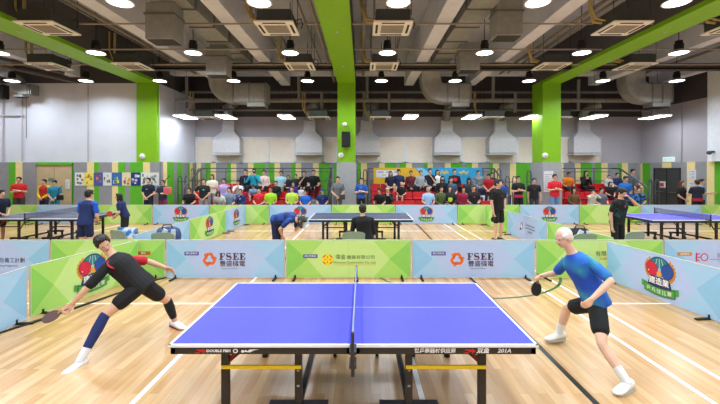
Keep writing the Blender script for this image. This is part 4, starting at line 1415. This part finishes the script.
    for key, nm in (('socks', 'sock'), ('calf', 'calf_sleeve')):
        if look.get(key):
            for i in (0, 1):
                c = look[key][i]
                if c:
                    kn, an = J['knee'][i], J['ank'][i]
                    q = MB()
                    if key == 'calf':
                        q.cap(kn * .98 + an * .02, kn * .68 + an * .32, .059 * s, .062 * s).cap(kn * .68 + an * .32, kn * .25 + an * .75, .062 * s, .047 * s)
                    else:
                        q.cap(kn * .35 + an * .65, an, .049 * s, .044 * s)
                    skinned(q, nm, mat(c, .85), root, min(vox, .01), 1)
    for i in (0, 1):
        an = J['ank'][i]
        td = J['toe'][i].normalized()
        upv = J['fup'][i] if J.get('fup') else Vector((0, 0, 1))
        upv = (upv - td * upv.dot(td)).normalized()
        sd = td.cross(upv)
        def ring(x, w, z0, z1):
            c = an + td * x * s * 1.15
            return [c + sd * w * 1.12 * s * math.cos(a) + upv * s * (z0 + (z1 - z0) * (.5 + .5 * math.sin(a))) for a in [2 * math.pi * k / 12 for k in range(12)]]
        q = MB().loft([ring(-.085, .018, -.065, -.03), ring(-.07, .036, -.074, .015), ring(-.02, .044, -.074, .025), ring(.04, .044, -.074, .0), ring(.10, .050, -.074, -.022), ring(.155, .042, -.074, -.035), ring(.185, .015, -.068, -.05)])
        so = q.build('shoe', mat(look.get('shoe', '26262A'), .6), root, origin=root.location, smooth=True)
        q = MB()
        def out(k0, z):
            pts = []
            for x, w in ((-.09, .02), (-.07, .041), (0, .047), (.1, .054), (.16, .045), (.192, .015)):
                pts.append(an + td * x * s + sd * w * s + upv * z * s)
            for x, w in ((.192, .015), (.16, .045), (.1, .054), (0, .047), (-.07, .041), (-.09, .02)):
                pts.append(an + td * x * s - sd * w * s + upv * z * s)
            return pts
        q.loft([out(0, -.085), out(0, -.062)]).build('sole', mat(look.get('sole', '8A8A8C'), .7), so, origin=root.location)
    return root

ARMS = {  # (elbow, wrist) as side, forward, up from the shoulder; second entry for the other arm when it differs
    'down': ((.05, -.02, -.28), (.05, .04, -.53)),
    'lap': ((.05, .03, -.28), (-.10, .24, -.38)),
    'knees': ((.07, .06, -.27), (-.04, .27, -.36)),
    'crossed': ((.05, .03, -.26), (-.17, .16, -.22)),
    'clasp': ((.05, .03, -.28), (-.15, .17, -.45)),
    'hip': ((.17, -.06, -.22), (.0, .06, -.41)),
    'ready': ((.05, .08, -.26), (.0, .31, -.22)),
    'face': ((.02, .20, -.20), (-.13, .19, .05)),
    'head': ((.13, .10, .08), (-.07, .05, .22)),
    'chin': ((.0, .16, -.24), (-.14, .15, -.02)),
    'cam': ((.08, .15, -.20), (-.12, .22, .08)),
    'brow': ((.06, .20, -.02), (-.12, .17, .13)),
}
def skel(kind, px, ytop, d, z_floor=0, turn=0, arms='lap', lean=0, tilt=0, seat=.43, smin=.62, smax=1.15, headturn=0, headdown=0, headtilt=0, hl=.4):
    x = X(px, d)
    zt = Z(ytop, d)
    lr = math.radians(lean)
    if kind == 'sit':
        tot = .11 + .50 * math.cos(lr) + .26 * math.cos(lr * .4)
        s = max(smin, min(smax, (zt - z_floor - seat) / tot))
        hz = seat / s + .11
    else:
        hz = .95
        tot = hz + .50 * math.cos(lr) + .26 * math.cos(lr * .4)
        s = max(smin, min(1.12, (zt - z_floor) / tot))
    pel = Vector((0, 0, hz))
    ax = Vector((math.sin(math.radians(tilt)), -math.sin(lr), math.cos(lr)))
    nk = pel + ax.normalized() * .50
    nd = Vector((0, -math.sin(lr * hl + .12), math.cos(lr * hl + .12)))
    J = {'s': s, 'fwd': Vector((0, -1, 0))}
    sh = [nk - ax * .082 + Vector((sg * .188, 0, 0)) for sg in (-1, 1)]
    a = arms if isinstance(arms, (tuple, list)) else (arms, arms)
    el, wr = [], []
    fx = Vector((0, -math.cos(lr * .6), -math.sin(lr * .6)))
    ux = Vector((0, -math.sin(lr * .6), math.cos(lr * .6)))
    for i, sg in enumerate((-1, 1)):
        e, w = ARMS[a[i]]
        oy = .035 if (a[i] == 'crossed' and i) else 0
        el.append(sh[i] + Vector((sg * e[0], 0, 0)) + fx * e[1] + ux * e[2])
        wr.append(sh[i] + Vector((sg * w[0], 0, 0)) + fx * (w[1] + oy) + ux * (w[2] + oy))
    if kind == 'sit':
        hip = [Vector((sg * .09, 0, hz - .02)) for sg in (-1, 1)]
        kn = [Vector((sg * .15, -.41, hz - .0)) for sg in (-1, 1)]
        an = [Vector((sg * .13, -.43, .085)) for sg in (-1, 1)]
    else:
        hip = [Vector((sg * .09, 0, hz - .04)) for sg in (-1, 1)]
        kn = [Vector((sg * .105, -.02, .50)) for sg in (-1, 1)]
        an = [Vector((sg * .12, .02, .085)) for sg in (-1, 1)]
    hd = nk + nd * .145
    R = Matrix.Rotation(math.radians(turn), 3, 'Z')
    # keep the head over the pixel it has in the photo
    hx = R @ (hd * s)
    base = Vector((x - hx.x, d, z_floor))
    T = lambda v: base + R @ (v * s)
    J.update(pelvis=T(pel), neck=T(nk), head=T(hd), sh=[T(v) for v in sh], el=[T(v) for v in el], wr=[T(v) for v in wr], hip=[T(v) for v in hip], knee=[T(v) for v in kn], ank=[T(v) for v in an])
    J['fwd'] = R @ Vector((0, -1, 0))
    J['toe'] = [R @ Vector((sg * .2, -1, 0)) for sg in (-1, 1)]
    hd_ = math.radians(headdown) + lr * .5
    J['face'] = R @ (Matrix.Rotation(math.radians(headturn), 3, 'Z') @ Vector((0, -math.cos(hd_), -math.sin(hd_))))
    J['hup'] = R @ (Matrix.Rotation(math.radians(headturn), 3, 'Z') @ Vector((math.sin(math.radians(headtilt)), -math.sin(hd_), math.cos(hd_))))
    J['root'] = (base.x, base.y, z_floor)
    if a[0] == 'crossed':
        J['curl'] = (.35, .35)
    return J
HOLD = {}
def who(kind, px, ytop, d, label, group, look, **k):
    bend = k.pop('bend', 0)
    J = skel(kind, px, ytop, d, **k)
    J['bend'] = bend
    HOLD[label.split(' ')[0] + str(int(px))] = J
    return person(J, label, group, look)
def sit(row, px, ytop, label, group, shirt, pants='1B1C21', arms='lap', **k):
    lk = {q: k.pop(q) for q in list(k) if q in ('hair', 'hcol', 'skin', 'sleeve', 'cap', 'chest', 'chest_size', 'chest_at', 'short', 'glasses', 'mask', 'shoe', 'band', 'sleeve_col', 'vox', 'back', 'fringe', 'socks')}
    lk.update(shirt=shirt, pants=pants)
    dd = k.pop('d', DY0 + DDY * row - .02)
    return who('sit', px, ytop, dd, label, group, lk, z_floor=RISE * row, arms=arms, **k)
def stand(px, ytop, d, label, group, shirt, pants='1B1C21', arms='down', **k):
    lk = {q: k.pop(q) for q in list(k) if q in ('hair', 'hcol', 'skin', 'sleeve', 'cap', 'chest', 'chest_size', 'chest_at', 'short', 'glasses', 'mask', 'shoe', 'band', 'sleeve_col', 'vox', 'back', 'fringe', 'socks', 'hem')}
    lk.update(shirt=shirt, pants=pants)
    return who('stand', px, ytop, d, label, group, lk, arms=arms, **k)
GA, GB, GC = 'spectators on the left bleacher', 'spectators on the middle bleacher', 'spectators on the right bleacher'
GP = 'people standing by the wall and columns'
# left bleacher, front row
tag(MB().box2((X(183.5, 16.2), 16.02, .38), (X(196, 16.2), 16.42, .43)).box2((X(184.5, 16.2), 16.05, 0), (X(186, 16.2), 16.4, .38)).box2((X(193.5, 16.2), 16.05, 0), (X(195, 16.2), 16.4, .38)).build('bench', PLAT, None, origin=(X(190, 16.2), 16.2, 0), bevel=.01), 'low grey bench at the left end of the left bleacher', 'bench')
sit(0, 190, 187.6, 'person in black T-shirt sitting low at the far left end of the left bleacher', GA, '17171B', arms='knees', lean=8)
stand(203.6, 179, 15.45, 'person in black polo and grey trousers standing before the left bleacher, hand on hip', GA, '1B1D1F', '8B8F93', arms=('hip', 'clasp'), chest='3FA79A', turn=25)
stand(212.2, 174.3, 16.35, 'woman in cream T-shirt with brown bob hair standing on the left bleacher', GA, 'E8DFCE', '8F959C', arms='crossed', hair='bob', hcol='b', z_floor=.17)
sit(1, 224, 178.5, 'child in lilac jacket sitting on the left bleacher beside the woman in cream', GA, 'BFA6D2', 'B7A4CC', arms='clasp', sleeve=2)
sit(1, 238.8, 180, 'person in white T-shirt sitting below the man in the black jacket', GA, 'E3E3E6', '24252B', arms='chin', lean=12)
sit(0, 221.5, 190.3, 'person in white bending forward with dark hair down, front row of left bleacher', GA, 'D6DAD8', '2C3F46', lean=38, headdown=25, hair='bob')
sit(0, 230.2, 187, 'man in grey-blue polo sitting in the front row of the left bleacher', GA, '7C8DA6', '3A3F4A', arms='knees', lean=10)
sit(0, 240.6, 189, 'person in navy blue jacket sitting in the front row, hand at mouth', GA, '1E356F', '1F2B57', arms=('chin', 'lap'), sleeve=2, chest='C9D3E6')
sit(2, 245.6, 169.5, 'man in open black jacket over blue shirt in the top row', GA, '141417', '121317', arms='clasp', sleeve=2, chest='6C83AE', chest_size=(.03, .12), chest_at=.55)
P10 = sit(2, 254.3, 168.4, 'person in cyan jacket holding a camera to the face, top row', GA, '26A9C4', '1D1F25', arms='cam', sleeve=2)
sit(1, 254.5, 184.3, 'person in pale denim jacket and shorts leaning forward on the left bleacher', GA, '86A6C9', '20242C', arms='knees', sleeve=2, lean=30, short=.7, headdown=20)
sit(0, 259.3, 187.8, 'person in red T-shirt sitting in the front row of the left bleacher', GA, 'CE1F2A', '2A2B30', arms='lap', chest='F0D8D8', chest_size=(.02, .02))
sit(2, 264.1, 170.2, 'person in pink and cream jacket with black trousers in the top row', GA, 'E6C6BE', '17171A', arms='clasp', sleeve=2, chest='C9485A', chest_size=(.015, .09))
sit(0, 270.8, 186.8, 'man in lime green T-shirt and glasses in the front row, left one', GA, 'A8DC2A', '2A2D30', arms='clasp', glasses=1, skin=1)
sit(1, 276, 181, 'person in black jacket behind the man in lime green', GA, '15161A', '1A1B20', arms='lap', sleeve=2)
sit(2, 281, 170.8, 'dark-skinned person in pale blue T-shirt in the top row', GA, '9FC6D6', '8F8F7A', arms='lap', skin=1)
sit(2, 288.3, 175.2, 'person in black jacket slouching beside the pale blue T-shirt, top row', GA, '1C1F27', '15161B', arms='lap', sleeve=2)
sit(2, 295.9, 174.2, 'person in dark charcoal shirt in the top row, left of the two in black T-shirts', GA, '23252C', '15161B', arms='clasp')
sit(1, 293.3, 181.7, 'person in purple jacket behind the second lime green T-shirt', GA, '4A2C8C', '24222E', arms='lap', sleeve=2, chest='D94C9A', chest_size=(.04, .04))
sit(0, 292, 186.4, 'older man in lime yellow T-shirt in the front row, right one', GA, 'BFDD4E', '2B2E33', arms='clasp', hcol='d')
sit(2, 304.5, 170.8, 'person in black T-shirt with hand at chin in the top row', GA, '131316', '14151A', arms=('chin', 'lap'), lean=8)
sit(2, 313.9, 169.8, 'person in black T-shirt at the right end of the top row, hands clasped', GA, '131316', '14151A', arms='knees', lean=8)
sit(1, 301.2, 187, 'child in white and pink top peering behind the blue T-shirt', GA, 'E3DADF', '3A3A44', arms='lap', chest='D0577F')
sit(0, 305.4, 190.2, 'boy in bright blue T-shirt in the front row beside the grey steps', GA, '2166D0', '2B3A66', arms='knees')
sit(0, 322.4, 189, 'person in navy polo and blue cap right of the grey steps', GA, '1B2C63', '22305C', arms='knees', cap='2F6FD0', chest='DDE3EE', chest_size=(.02, .02))
# middle bleacher
sit(0, 379, 188, 'person in black T-shirt bending sideways at the left end of the front row', GB, '17181C', '17181C', arms='knees', lean=15, turn=-25, skin=1)
sit(0, 387.6, 187.4, 'person in black jacket and white cap in the front row', GB, '18191E', '17181C', arms='chin', sleeve=2, cap='E2E2E4')
sit(1, 401.4, 182, 'bald older man in black T-shirt and shorts sitting sideways', GB, '131417', '1E2026', arms='lap', hair='bald', hcol='g', fringe=1, short=.75, turn=-20)
sit(2, 390.5, 171, 'woman in navy top with long black hair at the left of the top row', GB, '1D2238', '191A20', arms='lap', hair='long', short=.6)
sit(2, 398.6, 169.2, 'man in navy T-shirt and shorts in the top row, looking down', GB, '1C2750', '1A1D28', arms='clasp', short=.7, headdown=20)
sit(2, 411, 170.5, 'person in black and red striped tracksuit in the top row', GB, mat_blotch('1A1417', '8F1D28', 14, .5, .56, stretch=(3, 1, .6)), '141418', arms='clasp', sleeve=2)
sit(2, 420.6, 170.4, 'man in pale grey jacket in the top row', GB, '9DA0A6', '1D1E23', arms='knees', sleeve=2)
sit(2, 430, 168.4, 'person in black and navy polo with hand at chin, top row', GB, '191C2B', '181A22', arms=('lap', 'chin'))
sit(2, 437.3, 169.8, 'woman in white top with long black hair in the top row', GB, 'DFDEE2', '23242B', arms='lap', hair='long')
sit(1, 442.3, 174.6, 'woman in black with long black hair and black face mask', GB, '101014', '15161A', arms='lap', sleeve=2, hair='long', mask='16161A')
sit(1, 451, 177.3, 'man in slate blue T-shirt in the middle row', GB, '46566E', '2A2E3A', arms='lap')
sit(2, 454.4, 169.2, 'person in black jacket with red chest in the top row', GB, '19151A', '17181D', arms='clasp', sleeve=2, chest='D5213A', chest_size=(.09, .08))
sit(0, 428.2, 187, 'older man in light blue polo in the front row', GB, '9EC4E6', '3F5D94', arms='knees', hcol='g')
sit(0, 441.3, 186.4, 'person in olive green long sleeved shirt in the front row', GB, '4B5A2A', '2E2F2A', arms='knees', sleeve=2)
sit(0, 449.6, 186, 'woman in black with lime yellow vest and long dark hair, front row', GB, '1C2220', '23262B', arms='knees', sleeve=2, hair='long', chest='C4DC2C', chest_size=(.09, .11), chest_at=.45)
sit(0, 463.2, 187, 'woman in maroon hooded top in the front row', GB, '8F1637', '3A1822', arms='clasp', sleeve=2, hair='bob')
sit(0, 473.4, 185.4, 'person in black T-shirt with brown hair in the front row', GB, '18181C', '26272D', arms='clasp', hcol='b', chest='A03A56', chest_size=(.05, .03))
sit(1, 468.8, 177.6, 'woman with long black hair bowing her head in the middle row', GB, '2F3138', '1C1D22', arms='lap', hair='long', headdown=30)
sit(2, 478.3, 170.4, 'person in grey camouflage jacket at the right of the top row', GB, mat_blotch('5E6470', '8F949B', 16, .45, .55), '6F7482', arms='lap', sleeve=2)
stand(487.8, 173.6, 16.75, 'man in red polo and dark trousers stepping down the middle bleacher', GB, 'B3182B', '23252C', arms='clasp', turn=-30, lean=10, z_floor=.34, headdown=20)
sit(1, 481.5, 184, 'person in navy and white with light shoes beside the man in red', GB, '232B4A', 'C8CCD4', arms='lap', sleeve=2, hcol='d', turn=20)
sit(1, 504, 181.2, 'person in blue shirt behind the standing player in black', GB, '2353B0', '23315F', arms='lap')
sit(2, 492, 172.5, 'person in dark shirt with pale collar at the right end of the top row', GB, '2B2A38', '1D1F27', arms='lap', chest='D6B9C4')
# right bleacher
sit(2, 567.4, 172, 'person in orange T-shirt on the right bleacher, top row', GC, 'EE8120', '3B3F2E', arms='knees', lean=12, skin=1)
sit(2, 584.4, 170.7, 'woman in black with long black hair in the top row of the right bleacher', GC, '121215', '131316', arms='chin', sleeve=2, hair='long', lean=10)
sit(0, 573.6, 188, 'woman in brown jacket with long dark hair, front row of the right bleacher', GC, '6B4A2A', '2A2830', arms='knees', sleeve=2, hair='long')
sit(0, 591.2, 189.2, 'person in cream hooded top holding both hands to the head', GC, 'DAD3C4', 'D8D4CC', arms='brow', sleeve=2, lean=10)
sit(0, 600.4, 187.8, 'person in grey striped T-shirt on the right bleacher, front row', GC, '6A7080', '3B3F4E', arms='knees', lean=6)
sit(2, 608.8, 174.8, 'person in white and grey vest in the top row of the right bleacher', GC, 'B9BCC0', '2A2C33', arms='lap', sleeve=2)
sit(2, 617.2, 172.8, 'person in navy shirt behind the blue T-shirt on the right bleacher', GC, '1D2A5A', '1E2130', arms='lap')
sit(1, 623.8, 174.6, 'boy in bright blue T-shirt on the right bleacher', GC, '2377CF', '1F3D8C', arms='clasp', lean=10)
sit(2, 631.4, 169.2, 'man in grey T-shirt and shorts in the top row near the right wall', GC, '74777D', '4A3436', arms='knees', short=.7, lean=8)
sit(1, 610, 181.8, 'woman in black with dark hair in the middle row of the right bleacher', GC, '17151B', '1B1A20', arms='lap', hair='bob')
sit(0, 638.4, 187.2, 'boy in black and blue T-shirt at the right end of the front row', GC, mat_blotch('15181F', '2F74C0', 12, .5, .56), '1B1D24', arms='lap', turn=-20)
# standing people
stand(337.9, 176.5, 15.5, 'man in grey T-shirt with a satchel standing by the middle column', GP, '6D7076', '5D5F66', arms='clasp', turn=10)
stand(361.4, 178, 15.5, 'man in blue polo with folded arms right of the middle column', GP, mat_blotch('1A3F92', '2E6AC4', 8), '15161B', arms='crossed')
stand(518.2, 176, 15.5, 'man in black and pink shirt with folded arms before the green stripe', GP, '17161A', '121216', arms='crossed', band='C81E56', glasses=1, short=.8)
stand(534, 178.2, 15.5, 'young man in black shirt standing at the left edge of the right column', GP, '191820', '343A4C', arms='down', chest='A93358', chest_size=(.03, .03), turn=-15)
stand(554.6, 174.2, 15.4, 'man in red T-shirt and jeans with folded arms by the right column', GP, 'D81F2C', '6F8FBE', arms='crossed', glasses=1)
stand(19.2, 177, 15.4, 'man in red T-shirt with folded arms by the left wall', GP, 'D01F2A', '3D3E40', arms='crossed', turn=25, short=.85)
stand(44.3, 179.2, 15.5, 'person in yellow jacket over red shirt before the wooden door', GP, 'C42A22', '1E2C52', arms='clasp', sleeve=2, sleeve_col=('E8D32A', 'E8D32A'))
stand(55, 180.2, 15.2, 'person in teal T-shirt before the wooden door, looking at a camera', GP, '2285A3', '1F7FA0', arms='clasp', headdown=15, turn=15)
stand(148.6, 178, 15.4, 'person in navy T-shirt and shorts below the poster row', GP, '1A2138', '20263A', arms='clasp', short=.75, chest='D6DAE2', chest_size=(.05, .02))
stand(163, 180, 15.4, 'person in navy with pink bag by the left green column', GP, '212B3E', '7A2F5C', arms='ready', glasses=1, short=.8)
stand(681.6, 181, 15.0, 'woman in black with long brown hair by the dark double door', GP, '141417', '141417', arms='clasp', hair='long', hcol='b', turn=20)
stand(697.3, 180, 14.5, 'man seen from behind in navy shirt with red hem at far right', GP, '1C2036', '14151F', arms='ready', turn=165, band='B01E33', short=.6)
stand(701.5, 179, 15.15, 'person in light blue shirt facing the man in navy at far right', GP, '7FA8CF', '3B4250', arms='ready', turn=30)
# players and umpires of the back courts
GQ = 'players and umpires of the back courts'
PB = stand(498.4, 179.6, 10.8, 'player in black shirt and shorts standing with a black paddle, hand on hip', GQ, '121214', '121214', arms=('down', 'hip'), short=.8, turn=30, vox=.011, chest='C9A64A', chest_size=(.015, .02), headturn=10)
stand(86, 190, 8.35, 'player in navy with blue sleeves seen from behind at the left table', GQ, '1B2A5E', '182048', arms='lap', turn=172, lean=10, short=.6, vox=.011, sleeve_col=('1F55C0', '1F55C0'))
stand(119.6, 193.3, 10.4, 'girl in navy shirt and black shorts holding a red paddle at the left table', GQ, '17255A', '121317', arms='lap', turn=-75, lean=18, short=.7, vox=.011, hair='bob', headdown=-10)
stand(3.2, 189.8, 10.5, 'player in dark navy shirt with a blue paddle at the left edge', GQ, '151A30', '141625', arms='lap', turn=75, lean=14, short=.75, vox=.011)
who('sit', 362.6, 206.5, 8.15, 'umpire in black seen from behind on a grey chair at the middle table', GQ, {'shirt': '131316', 'pants': '141418', 'sleeve': 2, 'vox': .01}, arms='lap', turn=180, tilt=6, seat=.44, smin=1.0)
who('stand', 303, 213.5, 8.5, 'person in navy blue shirt bowing deeply with a phone at the head', GQ, {'shirt': mat_blotch('1A2F6B', '2C52A8', 7, .5, .62), 'pants': '1A2242', 'vox': .01, 'hair': 'bob', 'hcol': 'd'}, arms=('clasp', 'face'), turn=72, lean=86, smin=.97, headdown=10, hl=1.15, bend=.06)
who('stand', 618.8, 187.8, 8.45, 'man in black patterned shirt covering his face beside the right table', GQ, {'shirt': mat_blotch('101115', '1F4A50', 9, .55, .66), 'pants': '15161A', 'vox': .01, 'chest': 'D0487C', 'chest_size': (.022, .028), 'chest_at': .72}, arms=('down', 'brow'), turn=18, lean=10, headdown=22)

# ---------------------------------------------------------------- the two players at the front table
def J_of(s, **k):
    k['s'] = s
    k['root'] = (k['pelvis'].x, k['pelvis'].y, 0)
    return k
V = Vector
LP = J_of(.97,
    pelvis=P(141, 284, 4.5), neck=P(113, 256, 4.45), head=P(103.5, 244, 4.44),
    sh=[P(107, 267, 4.28), P(124, 260, 4.64)], el=[P(88, 287, 4.15), P(147, 261, 4.75)], wr=[P(72.5, 303.5, 4.08), P(165, 267.5, 4.82)],
    hip=[P(136, 289, 4.41), P(147, 287, 4.58)], knee=[P(105, 315, 4.2), P(167.5, 301, 4.82)], ank=[P(80, 361, 3.96), P(175, 321, 4.92)],
    toe=[V((-.22, -.97, 0)), V((.85, -.5, 0))], fwd=V((.45, -.85, -.3)), face=V((.72, -.62, -.25)), hup=V((-.5, -.1, .85)),
    curl=(1.1, .5), palm=(V((.4, -.8, .2)), V((.2, -.6, -.6))), bend=.02)
person(LP, 'player in black and red lunging low to the left of the front table', 'players at the front table', {
    'near': 1, 'vox': .0075, 'shirt': '131215', 'pants': '141216', 'short': .52, 'sleeve_col': (None, 'C01F2C'), 'sleeve': .85, 'shoe': 'E6E4E6', 'sole': '9A2A30', 'calf': ('1E2C63', '17171B'), 'socks': ('E4E4E8', None), 'hem': -.17, 'chest': 'B9202D', 'chest_size': (.12, .07), 'chest_at': .8})
RP = J_of(.94,
    pelvis=P(594, 297, 4.05), neck=P(572.5, 254, 4.14), head=P(563.5, 238, 4.16),
    sh=[P(566, 262, 4.30), P(592, 263, 3.97)], el=[P(556, 273, 4.46), P(611, 281, 3.76)], wr=[P(542.5, 275.5, 4.38), P(592, 299, 3.72)],
    hip=[P(590, 304, 4.12), P(597, 306, 3.98)], knee=[P(567, 308, 4.42), P(602, 344, 3.72)], ank=[P(559, 333, 4.48), P(627, 382, 3.50)],
    toe=[V((-.97, -.25, 0)), V((-.88, -.47, 0))], fwd=V((-.95, -.2, -.2)), face=V((-.93, -.22, -.3)), hup=V((-.3, 0, .95)),
    curl=(1.2, .9), palm=(V((0, -.6, -.7)), V((-.3, .6, -.2))), bend=.02)
person(RP, 'white-haired player in blue and green shirt and black shorts lunging at right', 'players at the front table', {
    'near': 1, 'vox': .0075, 'shirt': mat_blotch('1B4FBF', '2A86B8', 3.2, .46, .60, c3='7DBB44'), 'pants': '111114', 'short': .62, 'shoe': 'DAD8D2', 'sole': 'B9B6AE', 'hair': 'thin', 'skin': 2, 'socks': ('E4E4E4', 'E4E4E4'), 'hem': -.18, 'sleeve': .75})
def paddle(hand_at, n, hdir, rub, label, s=1.0):
    """blade centre lies along hdir from the hand"""
    h = hdir.normalized()
    n = (n - h * n.dot(h)).normalized()
    w = n.cross(h)
    t = empty('paddle', hand_at, label, 'paddle', 'table tennis paddles')
    def oval(off):
        pts = []
        for k in range(24):
            a = 2 * math.pi * k / 24
            pts.append(h * (.145 + .080 * math.cos(a)) * s + w * .075 * math.sin(a) * s + n * off)
        return pts
    MB().loft([oval(-.003), oval(.003)]).build('blade', mat('B98A52', .5), t)
    MB().loft([oval(.0031), oval(.007)]).build('rubber', mat(rub, .6), t)
    MB().loft([oval(-.007), oval(-.0031)]).build('rubber', mat('151517', .6), t)
    MB().loft([[h * x * s + w * a * s + n * b for a, b in ((-q, -.011), (q, -.011), (q, .011), (-q, .011))] for x, q in ((-.03, .015), (.02, .012), (.07, .014), (.085, .022))]).build('handle', mat('8A5E34', .5), t, bevel=.003)
    return t
def hold(J, i, out=.07):
    d = (J['wr'][i] - J['el'][i]).normalized()
    return J['wr'][i] + d * out * J['s'], d
h, d = hold(LP, 0)
paddle(h, V((.2, -.35, .9)), V((-.75, -.55, -.35)), '4A2620', 'dark brown paddle in the hand of the lunging player in black')
h, d = hold(RP, 0)
paddle(h, V((.35, -.9, .1)), V((-.25, -.2, -.9)), '1A1A1C', 'black paddle in the hand of the white-haired player')
bpy.context.view_layer.update()
def hold_of(px, py, d):
    return P(px, py, d)
h, d = hold(HOLD['player498'], 0)
paddle(h, V((.2, -1, 0)), V((-.1, 0, -1)), '17171A', 'black paddle hanging from the hand of the standing player in black')
h, d = hold(HOLD['girl119'], 0)
paddle(h, V((.4, -1, .2)), V((-.6, -.1, .5)), 'B8322C', 'red paddle held up by the girl in navy')
h, d = hold(HOLD['player3'], 0)
paddle(h, V((-.2, -1, .1)), V((.3, -.5, -.6)), '2350C0', 'blue paddle held by the player at the left edge')
# things people carry
def satchel(p, c, label, w=.24, h=.2):
    t = empty('satchel', p, label, 'bag', 'bags people carry')
    MB().box((0, 0, 0), (w, .09, h)).build('pouch', mat(c, .8, var=.15), t, bevel=.02)
    MB().box((0, -.05, .03), (w * .9, .02, h * .6)).build('flap', mat(c, .7), t, bevel=.01)
    MB().tube([(-w * .45, .0, h * .45), (-w * .3, .02, h * 1.6), (w * .2, .06, h * 2.3)], .012, 6).build('strap', BLACK, t, smooth=True)
satchel(P(342.2, 197, 15.26), '3C4438', 'small dark green satchel hanging on the man in grey')
satchel(P(60, 197.5, 15.03), '1B1D22', 'black camera bag hanging on the person in teal')
satchel(P(167.5, 190.5, 15.02), 'E06A70', 'pink bag held by the person beside the left green column', .3, .26)
t = empty('handheld_camera', P(254.3, 172.3, 17.60), 'black camera held to the face by the person in cyan', 'camera')
MB().box((0, 0, 0), (.14, .06, .09)).build('camera_body', BLACK, t, bevel=.01)
MB().loft([[(.04 * math.cos(a), y, .04 * math.sin(a)) for a in [2 * math.pi * k / 14 for k in range(14)]] for y in (-.03, -.12)]).build('camera_lens', mat('26262A', .3), t)
t = empty('phone', P(304.5, 225.5, 8.28), 'white phone in the hand of the bowing person in navy', 'phone')
MB().box((0, 0, 0), (.075, .012, .15), 0, Matrix.Rotation(.5, 3, 'Y')).build('phone_body', mat('D9DCE4', .4), t, bevel=.004)
for px, py, row, c, lab in ((206.5 + 28, 197, 0, '2043B0', 'blue bag in the front row of the left bleacher'), ):
    pass
bpy.data.objects.remove(_tmp)
